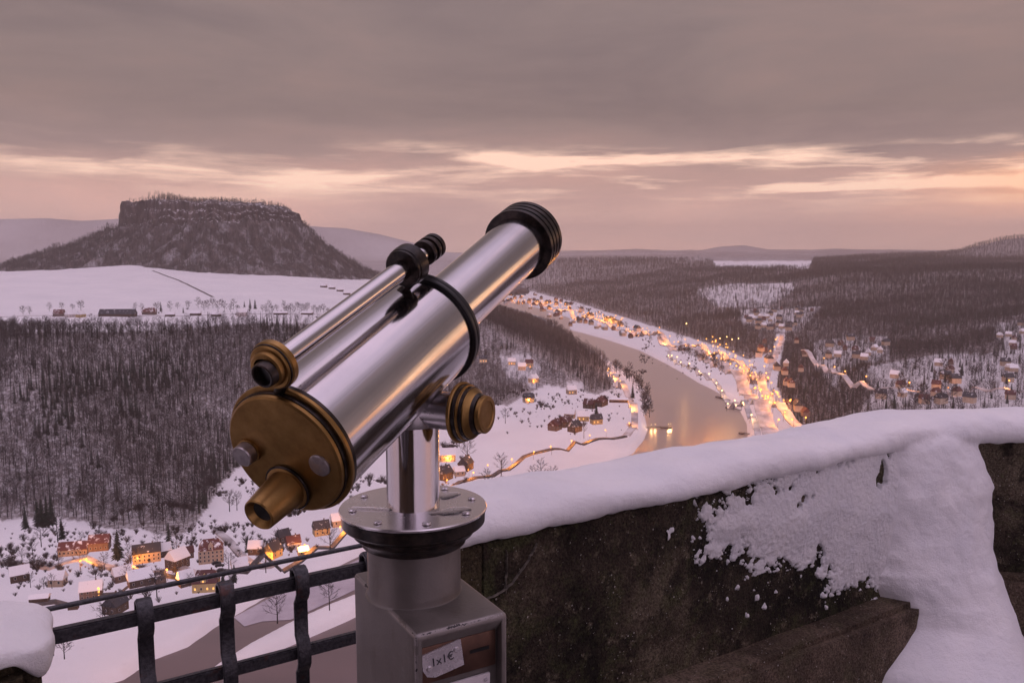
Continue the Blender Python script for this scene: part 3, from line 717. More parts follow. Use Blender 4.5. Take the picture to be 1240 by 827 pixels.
WOOD = []
for k, (H, sp, bs) in enumerate([(21, .17, .40), (23, .20, .45), (18, .22, .35), (24, .16, .5), (20, .24, .38)]):
    a, b = tree_parts(100 + k, H, sp, bs, 15, 5, 3, .22, 1.7); WOOD.append(proto_mesh('wood_tree', [a, b], [M['bark'], M['twig']]))
for k in range(2):
    a, b = conifer_parts(40 + k, 19 + 3 * k, 2.9); WOOD.append(proto_mesh('wood_conifer', [a, b], [M['bark'], M['needle']]))
SHR = [proto_mesh('scrub', [shrub_part(60 + k, 2.6)], [M['hedge']]) for k in range(3)]

def jitter_grid(x0, x1, y0, y1, s):
    gx, gy = np.meshgrid(np.arange(x0, x1, s), np.arange(y0, y1, s)); x = gx.ravel() + rng.uniform(-.5, .5, gx.size) * s; y = gy.ravel() + rng.uniform(-.5, .5, gx.size) * s
    return x, y
def kinds(n, x, y, pc=.06):
    k = rng.integers(0, 5, n); cl = fbm(x / 90, y / 90, 2, 77)
    c = (rng.random(n) < pc) | ((cl > .36) & (rng.random(n) < .5)); return np.where(c, rng.integers(5, 7, n), k)
def wood(name, boxes, label, pc=.06, smul=1.0, keep=None, den=.80, clump=.75):
    P = []; S = []; K = []
    for x0, x1, y0, y1, s, sc_ in boxes:
        x, y = jitter_grid(x0, x1, y0, y1, s); z = terrain(x, y)
        px, py = proj(x, y, z); ok = (px > -420) & (px < 1850) & (py < 850)
        x, y, z = x[ok], y[ok], z[ok]
        c = cover(x, y, z); ok = (rng.random(len(x)) < c * (den + clump * fbm(x / 45, y / 75, 3, 55)))
        if keep is not None: ok &= keep(x, y)
        x, y, z = x[ok], y[ok], z[ok]
        P.append(np.c_[x, y, z]); S.append(rng.uniform(.55, 1.22, len(x)) * sc_ * smul); K.append(kinds(len(x), x, y, pc))
    P = np.concatenate(P); S = np.concatenate(S); K = np.concatenate(K)
    return scatter(name, WOOD, P, rng.uniform(0, 6.28, len(P)), S, K, label), len(P)
o1, n1_ = wood('forest', [(-1500, 260, 560, 1250, 5.3, .92), (-900, 260, 1250, 2500, 6.8, .92)], 'leafless grey wood covering the slope below the plateau', .03, den=.88, clump=.6,
               keep=lambda x, y: sdist(PL, x, y) > -6)
o2, n2_ = wood('forest', [(300, 2700, 700, 2400, 6.8, .9), (0, 4600, 2400, 4200, 10, 1.0), (-1500, 5500, 4200, 6200, 20, 1.3)], 'hazy dark wood on the upland across the river', .14, den=1.0, clump=.35,
               keep=lambda x, y: sdist(PR, x, y) > 5)
# wood on the slopes of the table mountain
x, y = jitter_grid(MX - 1050, MX + 800, 2080, 3250, 7.2); z, m_ = mountain(x, y); tz = terrain(x, y)
ok = (m_ > 16) & (z > tz - 4) & (rng.random(len(x)) < np.where(m_ < 50, .7, .97)) & (y < 3000)
z = np.maximum(z, tz)
x, y, z = x[ok], y[ok], z[ok]
xt, yt = jitter_grid(MX - 250, MX + 250, MY - 150, MY + 150, 8); zt, mt = mountain(xt, yt); okt = (mt < -6) & (rng.random(len(xt)) < .75 + 0 * xt)
P = np.concatenate([np.c_[x, y, z], np.c_[xt, yt, zt][okt]]); S = np.concatenate([rng.uniform(.6, .95, len(x)), rng.uniform(.3, .75, okt.sum()) * (1 + .8 * np.exp(-((xt[okt] - MX + 110) / 55) ** 2))])
K = kinds(len(P), P[:, 0], P[:, 1], .12)
scatter('forest', WOOD, P, rng.uniform(0, 6.28, len(P)), S, K, 'dark wood round the foot and on the top of the table mountain')
print('trees in woods', n1_, n2_, len(P))

# scrub along the water and in the gardens
def along(poly, a, b, n, off):
    P = np.array(poly[a:b]); L = np.r_[0, np.cumsum(np.linalg.norm(np.diff(P, axis=0), axis=1))]; t = rng.uniform(0, L[-1], n)
    q = np.c_[np.interp(t, L, P[:, 0]), np.interp(t, L, P[:, 1])]; return q + rng.normal(0, 1, q.shape) * off
sp = [along(RIV, 1, 12, 520, 2.2) + np.array([-3.5, 4.0]), along(RIV, 12, 24, 360, 3.0) + np.array([-4, 1.5]), along(SPIT, 7, 14, 260, 2.0), along(RIV, 32, 43, 160, 2.0) + np.array([5, 0])]
def garden(px, py, sx, sy, n): return np.array([hit(random.gauss(px, sx), random.gauss(py, sy))[:2] for _ in range(n)])
sp += [garden(25, 672, 28, 8, 40), garden(130, 690, 40, 8, 60), garden(90, 655, 40, 7, 40), garden(220, 655, 20, 5, 30), garden(60, 705, 40, 10, 30), garden(20, 686, 34, 3, 60), garden(230, 640, 22, 6, 30), garden(120, 645, 60, 5, 40), garden(230, 700, 30, 6, 14), garden(180, 720, 40, 5, 14), garden(315, 657, 24, 3, 40), garden(640, 505, 20, 8, 30), garden(330, 662, 25, 8, 40), garden(640, 592, 35, 6, 70), garden(690, 500, 40, 12, 60), garden(720, 482, 25, 5, 40),
       garden(300, 381, 70, 3, 90), garden(850, 437, 22, 9, 90), garden(1120, 470, 70, 18, 120), garden(1030, 425, 30, 12, 60), garden(545, 575, 18, 10, 30)]
sp = np.concatenate(sp); z = land(sp[:, 0], sp[:, 1]); ok = z > ZW + .3; sp = np.c_[sp, z][ok]
scatter('shrubbery', SHR, sp, rng.uniform(0, 6.28, len(sp)), rng.lognormal(-.45, .45, len(sp)), rng.integers(0, 3, len(sp)), 'bare scrub along the river banks and round the village gardens')

def make_tree(seed, H, sp, bs, limbs=17, sub=6, tw=5, fat=1.5):
    t = empty('bare_tree'); a, b = tree_parts(seed, H, sp, bs, limbs, sub, tw, .3, fat); a.build('trunk', M['bark'], t); b.build('crown', M['twig'], t); return t
def make_conifer(seed, H, rr):
    t = empty('conifer_tree'); a, b = conifer_parts(seed, H, rr); a.build('trunk', M['bark'], t); b.build('crown', M['needle'], t); return t
BT = [make_tree(1, 15, .36, .22), make_tree(2, 17, .30, .28), make_tree(3, 13, .42, .2), make_tree(4, 20, .22, .35)]
BF = [make_tree(21, 15, .36, .2, 16, 6, 4, 3.2), make_tree(22, 17, .30, .22, 16, 6, 4, 3.2), make_tree(23, 13, .42, .18, 16, 6, 4, 3.0)]
CT = [make_conifer(11, 14, 2.7), make_conifer(12, 11, 2.4), make_conifer(13, 13, 3.4)]
used = set()
def place_tree(pxy, proto, s, label, group=None, cat='tree', xy=None):
    p = hit(*pxy) if xy is None else np.array([xy[0], xy[1], float(land(np.array([xy[0]]), np.array([xy[1]]))[0])])
    if proto not in used: used.add(proto); o = proto
    else: o = copy_tree(proto)
    o.location = p - np.array([0, 0, .1]); o.rotation_euler = (0, 0, random.uniform(0, 6.28)); k = s * random.uniform(.9, 1.1); o.scale = (k, k, k)
    tag(o, label, cat, group); return o
# trees one can tell apart
for px, py, k, s, lb in [(336, 753, 0, 1.0, 'wide bare tree alone on the snowy spit seen through the railing'),
                         (399, 737, 1, .85, 'slim bare tree on the spit just beside the telescope housing'),
                         (78, 796, 2, .75, 'low crooked bare tree on the river meadow below the railing end'),
                         (128, 758, 2, .7, 'bare tree in front of the dark gabled house above the rail rod'),
                         (190, 722, 0, .8, 'bare garden tree beside the dark gabled house at the road'),
                         (278, 618, 2, .85, 'left of two round bare trees on the empty snow slope'),
                         (287, 617, 0, .75, 'right of two round bare trees on the empty snow slope'),
                         (310, 614, 2, .8, 'round bare tree on the snow slope under the eyepiece'),
                         (372, 605, 1, .9, 'bare tree at the field edge below the eyepiece plate'),
                         (400, 668, 0, .9, 'bare tree beside the road bend near the flange'),
                         (322, 692, 1, .75, 'thin bare tree by the junction of the snowy lane'),
                         (50, 660, 0, .85, 'spreading bare tree left of the long red-roofed house'),
                         (70, 655, 1, .85, 'upright bare tree close to the long red-roofed house'),
                         (655, 588, 3, 1.0, 'tall bare tree in the scrub by the river path'),
                         (645, 590, 3, .85, 'shorter bare tree in the scrub by the river path'),
                         (670, 590, 1, .8, 'bare tree at the outer end of the riverside scrub'),
                         (590, 596, 1, .8, 'bare tree rising just above the snow on the wall'),
                         (612, 512, 1, .8, 'bare tree at the top of the snowfield beside the brass knob'),
                         (607, 575, 0, .9, 'bushy bare tree at the road just right of the steel post'),
                         (566, 556, 2, 1.1, 'broad bare tree between the steel post and the brass knob'),
                         (556, 540, 2, 1.0, 'bare tree under the brass knob'),
                         (707, 530, 3, .75, 'solitary thin tree standing above the riverside road')]:
    place_tree((px, py), BT[k], s, lb)
for i in range(46):
    px = -10 + i * 9.3 + random.uniform(-3, 3); place_tree((px, 403 + random.uniform(-1, 4)), BF[i % 3], random.uniform(.95, 1.3), 'bare tree in the row along the top edge of the wooded slope', 'trees along the plateau edge')
for px, py in [(28, 381), (36, 381), (60, 377), (75, 375), (88, 375), (98, 376), (215, 374), (228, 374), (240, 373), (252, 374), (258, 373), (268, 372), (283, 375), (326, 377), (335, 376), (344, 377), (352, 377), (360, 376), (372, 377), (380, 378), (388, 378), (330, 379), (346, 380), (164, 377), (172, 378), (190, 378), (206, 377), (247, 376), (264, 377), (272, 377), (279, 378), (288, 378), (318, 378), (322, 380), (349, 379), (356, 380), (365, 379), (369, 379), (384, 380), (392, 379), (397, 381), (7, 400), (12, 399), (17, 400), (3, 402)]:
    place_tree((px, py), BF[random.randrange(3)], random.uniform(.75, 1.15), 'bare tree among the farm buildings on the snowy plateau', 'trees round the farms')
for px, py, k, s, lb in [(195, 377, 0, 1.1, 'pointed conifer between the farm roofs on the plateau'), (222, 379, 1, .9, 'small dark conifer at the farm track'), (296, 372, 0, .95, 'conifer left of the white farmhouse'),
                         (303, 374, 0, 1.35, 'tall dark conifer behind the white farmhouse'), (309, 374, 2, 1.3, 'broad dark conifer right of the white farmhouse')]:
    place_tree((px, py), CT[k], s, lb)
for px, py, k, s, lb in [(31, 641, 0, 1.0, 'single slim conifer at the edge of the wood above the village'), (46, 637, 0, 1.25, 'first of the four conifers in a clump at the wood edge'), (51, 637, 1, 1.45, 'second of the four conifers in a clump at the wood edge'),
                         (57, 636, 0, 1.2, 'third of the four conifers in a clump at the wood edge'), (63, 635, 0, 1.15, 'last of the four conifers in a clump at the wood edge'), (75, 652, 2, .85, 'stout lone conifer on the snow above the red-roofed house'),
                         (284, 704, 1, .8, 'dark column-like conifer beside the maroon-roofed house'), (270, 706, 1, .6, 'smaller conifer right beside the maroon-roofed house'), (143, 676, 2, 1.3, 'big dark conifer between red-roofed and grey-roofed houses'),
                         (205, 666, 0, 1.1, 'dark conifer behind the half-timbered house'), (300, 668, 2, .65, 'conifer in the hedged garden left of the yellow house'), (722, 502, 2, .95, 'dark conifer beside the lit riverside house'), (766, 482, 0, 1.1, 'pointed conifer beside the pier road')]:
    place_tree((px, py), CT[k], s, lb)
for i in range(44):
    t = i / 43; px = np.interp(t, [0, .3, .6, 1], [744, 766, 785, 786]) + random.uniform(-7, 1); py = np.interp(t, [0, .3, .6, 1], [448, 458, 480, 506]) + random.uniform(-3, 2)
    place_tree((px, py), BF[i % 3], random.uniform(.5, .9), 'leafless bank tree beside the bend of the pier road', 'bank trees at the river bend')
for i in range(30):
    place_tree((random.uniform(818, 880), 0), BF[i % 3], random.uniform(.5, .85), 'leafless tree between promenade and railway across the river', 'trees between promenade and railway',
               xy=hit(820 + i * 2.0 + random.uniform(-4, 4), 424 + i * .85 + random.uniform(-5, 3))[:2])
for i in range(44):
    place_tree((random.uniform(1045, 1240), random.uniform(440, 496)), BF[i % 3] if i % 4 else CT[i % 3], random.uniform(.7, 1.1), 'scattered tree among the snowy gardens on the far hillside', 'trees in the far hillside gardens')

# ------------------------------------------------------------------ houses
def house_mesh(L, Wd, hw, hr, hip=0.0, over=.5):
    """walls (with gables) and a thick roof; ridge along x"""
    w = MB(); a, b = L / 2, Wd / 2; hx = hip * b
    v = [(-a, -b, -1), (a, -b, -1), (a, b, -1), (-a, b, -1), (-a, -b, hw), (a, -b, hw), (a, b, hw), (-a, b, hw), (-a + hx * .9, 0, hw + hr * .97), (a - hx * .9, 0, hw + hr * .97)]
    w.add(v, [(0, 1, 5, 4), (2, 3, 7, 6), (1, 2, 6, 9, 5), (3, 0, 4, 8, 7)])
    r = MB(); sl = hr / b; e = over; zt = .28
    def rf(z, dz): return [(-a - e * (hip < .5), -b - e, hw - sl * e + dz), (a + e * (hip < .5), -b - e, hw - sl * e + dz), (a + e * (hip < .5), b + e, hw - sl * e + dz), (-a - e * (hip < .5), b + e, hw - sl * e + dz), (-a + hx - e * (hip < .5), 0, hw + hr + dz), (a - hx + e * (hip < .5), 0, hw + hr + dz)]
    t = rf(0, zt); u = rf(0, .04)
    r.add(t + u, [(0, 1, 5, 4), (2, 3, 4, 5), (1, 2, 5), (3, 0, 4), (7, 6, 10, 11), (9, 8, 11, 10), (0, 6, 7, 1), (1, 7, 8, 2), (2, 8, 9, 3), (3, 9, 6, 0)])
    return w, r
def windows(parent, L, Wd, hw, rows, cols, lit, gable=True):
    b = Wd / 2; a = L / 2; lit = list(lit); k = 0
    def win(x, y, z, along_x, sgn):
        nonlocal k
        f = MB(); p = MB(); w, h = .62, .85
        if along_x: f.box(x - w, x + w, min(y, y + sgn * .10), max(y, y + sgn * .10), z - h, z + h); p.box(x - w + .12, x + w - .12, min(y + sgn * .06, y + sgn * .13), max(y + sgn * .06, y + sgn * .13), z - h + .12, z + h - .12)
        else: f.box(min(x, x + sgn * .10), max(x, x + sgn * .10), y - w, y + w, z - h, z + h); p.box(min(x + sgn * .06, x + sgn * .13), max(x + sgn * .06, x + sgn * .13), y - w + .12, y + w - .12, z - h + .12, z + h - .12)
        fo = f.build('window', M['frame'], parent); p.build('pane', M['glow'] if k in lit else M['glass'], fo); k += 1
    for rw in range(rows):
        for c in range(cols):
            win(-a + L * (c + .5) / cols, -b, 1.6 + rw * 2.8, True, -1)
    if gable:
        for sgn in (-1, 1):
            for rw in range(rows):
                for c in (-1, 1): win(sgn * a, c * Wd * .22, 1.6 + rw * 2.8, False, sgn)
            win(sgn * a, 0, hw + .9, False, sgn)
def house(pxy, L, Wd, hw, hr, rot, wallm, roofm, label, rows=2, cols=3, lit=(), hip=0.0, chim=1, gable=True, dormer=None, cat='house', name='house', group=None):
    p = hit(*pxy); t = empty(name, p, R(rot)); t.scale = (HK,) * 3; tag(t, label, cat, group)
    w, r = house_mesh(L, Wd, hw, hr, hip); w.build('wall', M[wallm], t); ro = r.build('roof', M[roofm], t)
    for c in range(chim):
        cx = L * (.22 - .45 * c); m = MB(); m.box(cx - .4, cx + .4, Wd * .08, Wd * .08 + .8, hw + hr * .5, hw + hr + 1.0); m.build('chimney', M['wall_rust'], ro)
    if rows: windows(t, L, Wd, hw, rows, cols, lit, gable and hip < .5)
    if dormer:
        d = MB(); b = Wd / 2
        for cx in dormer:
            d.add([(cx - 1.6, -b - .1, hw - .2), (cx + 1.6, -b - .1, hw - .2), (cx + 1.6, -b - .1, hw + hr * .42), (cx, -b - .1, hw + hr * .8), (cx - 1.6, -b - .1, hw + hr * .42), (cx - 1.6, -.4, hw + hr * .42), (cx, -.2, hw + hr * .8), (cx + 1.6, -.4, hw + hr * .42)],
                  [(0, 1, 2, 3, 4), (4, 3, 6, 5), (3, 2, 7, 6), (1, 2, 7), (0, 5, 4)])
        d.build('dormer', M[wallm], t)
        for cx in dormer:
            f = MB(); f.box(cx - .6, cx + .6, -b - .2, -b - .08, hw + .3, hw + 1.7); fo = f.build('window', M['frame'], t); g_ = MB(); g_.box(cx - .48, cx + .48, -b - .24, -b - .16, hw + .42, hw + 1.58); g_.build('pane', M['glow'] if lit else M['glass'], fo)
    return t
HK = .69
# village below the railing
house((90, 669), 20, 9, 4.2, 4.6, 12, 'wall_cream', 'roof_red', 'long low farmhouse with red tiled roof, left end of village', 1, 7, chim=1)
house((121, 663), 14, 10, 5.5, 5.0, 14, 'wall_rust', 'roof_red', 'red-roofed barn joined to the long low farmhouse', 1, 4, chim=0, cat='barn', name='barn')
house((178, 677), 19, 10, 7.0, 5.2, 24, 'wall_cream', 'roof_dark', 'big cream house with dark grey roof behind the street lamp', 2, 6)
house((215, 685), 12, 10, 6.5, 5.6, 62, 'wall_timber', 'roof_snow', 'half-timbered house with snowy roof beside the villa', 2, 3)
house((228, 673), 7, 6, 4.0, 3.4, 30, 'wall_rust', 'roof_maroon', 'small maroon-roofed annexe between timbered house and villa', 1, 2, chim=0)
house((256, 677), 17, 12, 9.5, 6.0, 18, 'wall_cream', 'roof_red', 'tall cream villa with red mansard roof and balcony rows', 3, 6, hip=.55, dormer=(0,))
house((170, 705), 14, 10, 4.2, 4.8, 34, 'wall_timber', 'roof_snow', 'dark barn with snow-streaked roof by the lit crossing', 1, 3, chim=0, cat='barn', name='barn')
house((194, 703), 6, 5, 3.0, 2.6, 40, 'wall_rust', 'roof_dark', 'tiny hut glowing orange beside the snow-streaked barn', 1, 1, chim=0, cat='hut', name='hut')
house((250, 711), 15, 12, 5.5, 6.2, 8, 'wall_yellow', 'roof_maroon', 'yellow house with maroon half-hipped roof and lit windows', 1, 4, lit=(0, 2, 3), hip=.45, dormer=(-.5,))
house((111, 722), 13, 9, 5.8, 4.8, 20, 'wall_rust', 'roof_snow', 'brown house lit orange by a lamp at the road', 2, 4, lit=(3, 7))
house((140, 738), 11, 10, 4.8, 5.2, 76, 'wall_timber', 'roof_dark', 'dark gabled house with patchy snow roof above the rail rod', 1, 2)
house((48, 726), 11, 6, 2.2, 1.6, 14, 'wall_timber', 'roof_snow', 'low shed with a clean white snow roof', 0, 0, chim=0, cat='shed', name='shed')
house((89, 735), 6, 4, 1.8, 1.2, 14, 'wall_timber', 'roof_dark', 'small dark shed below the orange-lit house', 0, 0, chim=0, cat='shed', name='shed')
house((331, 672), 10, 9, 5.2, 5.4, 62, 'wall_yellow', 'roof_dark', 'yellow house with steep slate roof above the lane junction', 2, 2)
house((355, 662), 10, 8, 4.6, 4.4, 28, 'wall_white', 'roof_maroon', 'small white house with maroon roof between two slate-roofed houses', 1, 3)
house((367, 670), 7, 6, 3.0, 2.6, 28, 'wall_yellow', 'roof_snow', 'garage-like annexe glowing orange at the roadside lamp', 1, 2, chim=0, cat='annexe', name='annexe')
house((389, 645), 12, 9, 5.0, 5.2, 26, 'wall_yellow', 'roof_dark', 'yellow house with slate roof closest to the telescope flange', 2, 3)
HK = .85
for px, py, L, w_, rm, wm, lb in [(24, 700, 9, 7, 'roof_snow', 'wall_timber', 'snow-roofed cottage farthest to the left of the village'), (70, 706, 8, 6, 'roof_snow', 'wall_cream', 'small cottage left of the orange-lit brown house'), (148, 700, 9, 7, 'roof_snow', 'wall_rust', 'snow-roofed cottage between the lit house and the barn'), (225, 706, 7, 5, 'roof_snow', 'wall_timber', 'little shed behind the yellow half-hipped house'),
                              (290, 690, 8, 6, 'roof_snow', 'wall_timber', 'small shed between the yellow house and the lane junction'), (310, 668, 8, 6, 'roof_snow', 'wall_timber', 'garden shed above the lane junction'), (343, 655, 7, 6, 'roof_dark', 'wall_timber', 'dark shed behind the small white house'), (410, 634, 9, 7, 'roof_snow', 'wall_cream', 'cottage peeping out beside the telescope flange'), (198, 671, 8, 6, 'roof_snow', 'wall_timber', 'shed beside the half-timbered house')]:
    house((px, py), L, w_, 3.6, 3.6, random.uniform(0, 60), wm, rm, lb, 1, 2, chim=0 if 'shed' in lb else 1)
# hamlet right of the post
house((541, 556), 14, 9, 5.0, 4.6, 8, 'wall_cream', 'roof_snow', 'lit cream house just right of the steel post', 1, 4, lit=(1, 3))
house((564, 567), 11, 9, 5.0, 5.4, 66, 'wall_timber', 'roof_dark', 'dark-roofed house by the road right of the steel post', 1, 2)
house((539, 578), 10, 8, 5.0, 4.6, 58, 'wall_timber', 'roof_dark', 'dark house at the lamp beside the flange', 1, 2)
house((556, 574), 8, 7, 3.5, 3.4, 20, 'wall_cream', 'roof_snow', 'small snow-roofed cottage between two dark houses by the post', 1, 2, chim=0)
# houses at the bend
bend = [(672, 519, 12, 9, 'roof_maroon', 'wall_rust', 'largest maroon house in the cluster on the bend'), (684, 515, 11, 9, 'roof_maroon', 'wall_rust', 'maroon house behind the largest one on the bend'), (696, 521, 11, 9, 'roof_dark', 'wall_timber', 'dark house among trees at the bend'),
        (690, 505, 11, 8, 'roof_snow', 'wall_cream', 'snow-roofed house uphill of the bend cluster'), (706, 508, 12, 9, 'roof_snow', 'wall_yellow', 'lit yellow house at the bend beside a dark conifer'), (722, 512, 11, 8, 'roof_dark', 'wall_yellow', 'lit house nearest the pier road'),
        (714, 493, 12, 9, 'roof_maroon', 'wall_timber', 'brown house backing onto the wooded hill'), (728, 490, 16, 9, 'roof_maroon', 'wall_timber', 'long brown house at the wood edge by the bend'), (749, 486, 20, 5, 'roof_snow', 'wall_timber', 'low long shed beside the pier road')]
for i, (px, py, L, w_, rm, wm, lb) in enumerate(bend):
    house((px, py), L, w_, 4.6 if i < 8 else 2.4, 4.6 if i < 8 else 1.4, random.uniform(-30, 60), wm, rm, lb, 1, 3, lit=(0, 1) if 'lit' in lb else (), chim=1 if i < 8 else 0)
for px, py, rm, lb, lt in [(620, 441, 'roof_snow', 'lit snow-roofed house highest in the wood', (0, 1, 2)), (632, 447, 'roof_snow', 'snow-roofed house in the forest clearing', ()), (641, 443, 'roof_maroon', 'maroon-roofed house in the forest clearing', (0,)), (646, 462, 'roof_snow', 'house on the steep lane below the clearing', (0, 1)),
                           (640, 486, 'roof_dark', 'house glowing at the lower edge of the wood', (0, 1, 2)), (692, 476, 'roof_snow', 'house in the small gap in the wood above the bend', (0, 1)), (585, 438, 'roof_dark', 'lone lit house in the wood beside the telescope tube', (0, 1, 2))]:
    house((px, py), 11, 9, 5, 4.5, random.uniform(-30, 60), 'wall_cream', rm, lb, 1, 3, lit=lt)
# farms on the plateau
HK = 1.0
house((72, 383), 15, 10, 5.0, 5.6, 6, 'wall_rust', 'roof_red', 'red-roofed farmhouse at the left end of the plateau row', 1, 4)
house((86, 384), 14, 10, 5.0, 6.0, 62, 'wall_white', 'roof_snow', 'white-roofed farm building beside the red farmhouse', 1, 3, chim=0, cat='barn', name='barn')
house((98, 384), 12, 9, 5.0, 5.4, 80, 'wall_yellow', 'roof_snow', 'yellow gabled farmhouse beside the white-roofed barn', 2, 2)
house((143, 383), 54, 14, 4.2, 7.0, 4, 'wall_timber', 'roof_dark', 'very long dark barn on the snowy plateau', 0, 0, chim=0, cat='barn', name='barn')
house((181, 381), 20, 11, 5.0, 6.0, 4, 'wall_rust', 'roof_red', 'red-brown farmhouse right of the very long barn', 1, 4)
house((206, 383), 14, 8, 3.4, 3.6, 10, 'wall_timber', 'roof_snow', 'low snowy farm shed right of the conifer', 0, 0, chim=0, cat='shed', name='shed')
house((237, 382), 16, 9, 4.0, 3.8, 5, 'wall_timber', 'roof_snow', 'snow-roofed farm shed in the middle of the plateau row', 0, 0, chim=0, cat='shed', name='shed')
house((262, 383), 13, 8, 3.6, 3.4, -5, 'wall_timber', 'roof_snow', 'small farm shed left of the white farmhouse', 0, 0, chim=0, cat='shed', name='shed')
house((293, 383), 14, 11, 7.0, 5.6, 40, 'wall_white', 'roof_snow', 'tall white farmhouse in front of dark conifers', 2, 3)
house((340, 381), 22, 8, 3.2, 2.6, 5, 'wall_timber', 'roof_snow', 'long low farm shed near the finder scope', 0, 0, chim=0, cat='shed', name='shed')
house((372, 381), 18, 8, 3.2, 2.6, -8, 'wall_timber', 'roof_snow', 'last farm shed before the finder scope', 0, 0, chim=0, cat='shed', name='shed')
for px, py in [(392, 348), (402, 350), (412, 353), (420, 357)]:
    house((px, py), 15, 10, 4.5, 5, random.uniform(-20, 40), 'wall_timber', 'roof_snow', 'small distant house in the hamlet at the foot of the mountain slope', 0, 0, chim=0, group='houses of the far hamlet')

# far town: many small houses, walls and roof each, meshes shared
def far_house(kind, L, w_, hw, hr, wm, rm):
    t = empty('town_house'); w, r = house_mesh(L * .72, w_ * .72, hw * .72, hr * .72); w.build('wall', M[wm], t); r.build('roof', M[rm], t); return t
FH = [far_house(0, 12, 9, 5.5, 5, 'wall_cream', 'roof_snow'), far_house(1, 14, 10, 7, 5.5, 'wall_cream', 'roof_dark'), far_house(2, 10, 8, 5, 4.5, 'wall_rust', 'roof_maroon'), far_house(3, 11, 9, 6, 5, 'wall_cream', 'roof_maroon'), far_house(4, 20, 11, 8, 5.5, 'wall_white', 'roof_dark')]
fused = set(); spots = []
def town(xy, label, group, rz=None, kinds_=(0, 1, 2, 3, 4)):
    for q in spots:
        if (q[0] - xy[0]) ** 2 + (q[1] - xy[1]) ** 2 < 13 ** 2: return
    spots.append(xy[:2]); k = random.choice(kinds_)
    if k not in fused: fused.add(k); o = FH[k]
    else: o = copy_tree(FH[k])
    o.location = xy; o.rotation_euler = (0, 0, random.uniform(0, 3.14) if rz is None else rz); tag(o, label, 'house', group)
def town_area(poly, n, label, group, kinds_=(0, 1, 2, 3)):
    P = np.array(poly, float); x0, y0 = P.min(0); x1, y1 = P.max(0); c = 0; tries = 0
    while c < n and tries < n * 12:
        tries += 1; a, b = random.uniform(x0, x1), random.uniform(y0, y1)
        if inside(P, np.array([a]), np.array([b]))[0]: town(hit(a, b), label, group, None, kinds_); c += 1
def town_road(key, n, off, label, group, t0=0, t1=1):
    Q = RL[key]
    for i in range(n):
        k = int((t0 + (t1 - t0) * (i + random.random()) / n) * (len(Q) - 2)); d = Q[k + 1] - Q[k]; d = d[:2] / (np.linalg.norm(d[:2]) + 1e-9)
        s = random.choice((-1, 1)) * random.uniform(off, off * 2.6); p = Q[k][:2] + np.array([-d[1], d[0]]) * s
        if float(sdist(RIV, np.array([p[0]]), np.array([p[1]]))[0]) > -12: continue
        z = float(land(np.array([p[0]]), np.array([p[1]]))[0]); town((p[0], p[1], z), label, group, math.atan2(d[1], d[0]))
town_road('main', 95, 15, 'town house along the lamplit main road across the river', 'houses along the main road')
town_road('side', 14, 14, 'house beside the lamplit road up the side valley', 'houses along the side valley road')
town_area([(898, 378), (945, 374), (995, 373), (982, 384), (960, 400), (930, 400), (904, 396)], 36, 'small house on the snowy knoll above the side valley', 'houses on the knoll', (0, 1, 2))
town_area([(988, 414), (1040, 407), (1074, 410), (1076, 434), (1030, 438), (1000, 438)], 18, 'snowy house on the wooded slope above the hillside road', 'houses above the hillside road', (0, 1, 2))
town_area([(1050, 452), (1130, 440), (1235, 436), (1240, 492), (1060, 494)], 24, 'house among the snowy gardens on the far hillside', 'houses in the hillside gardens')
town_area([(1205, 395), (1240, 390), (1240, 425), (1215, 425)], 9, 'house high on the right hand hillside at the wood edge', 'houses at the wood edge')
town_area([(640, 372), (700, 384), (740, 398), (715, 400), (680, 388), (640, 378)], 10, 'house on the far meadow bank upstream', 'houses on the upstream bank')
town_area([(645, 356), (700, 366), (700, 372), (640, 366)], 16, 'house beyond the main road upstream', 'houses beyond the road upstream')

# ------------------------------------------------------------------ lamps (lit in the photo)
def make_lamp(name, globe_m, H=8.0, rg=.75):
    t = empty(name); p = MB(); p.tube((0, 0, -.5), (0, 0, H), .16, .10, 6); p.tube((0, 0, H), (1.2, 0, H + .5), .09, .07, 5); p.build('pole', M['pole'], t)
    bm = bmesh.new(); bmesh.ops.create_icosphere(bm, subdivisions=2, radius=rg); bmesh.ops.translate(bm, vec=(1.2, 0, H + .1), verts=bm.verts); bm_obj('lamp_head', bm, globe_m, t, True); return t
LP = [make_lamp('street_lamp', M['lamp']), make_lamp('street_lamp', M['lampw'], 6.0, .6)]
lu = set(); LD = {}
def lamp(xyz, label, group, power=14000, k=0, scale=1.0):
    if k not in lu: lu.add(k); o = LP[k]
    else: o = copy_tree(LP[k])
    o.location = xyz; o.rotation_euler = (0, 0, random.uniform(0, 6.28)); o.scale = (scale,) * 3; tag(o, label, 'street lamp', group)
    key = (k, power)
    if key not in LD:
        d = bpy.data.lights.new('lamp_light', 'POINT'); d.energy = power; d.color = (1, .33, .048) if k == 0 else (1, .55, .2); d.shadow_soft_size = .5; LD[key] = d
    l = bpy.data.objects.new('lamp_light', LD[key]); COL.objects.link(l); l.parent = o; l.location = (1.2, 0, (8.0 if k == 0 else 6.0) - 1.3)
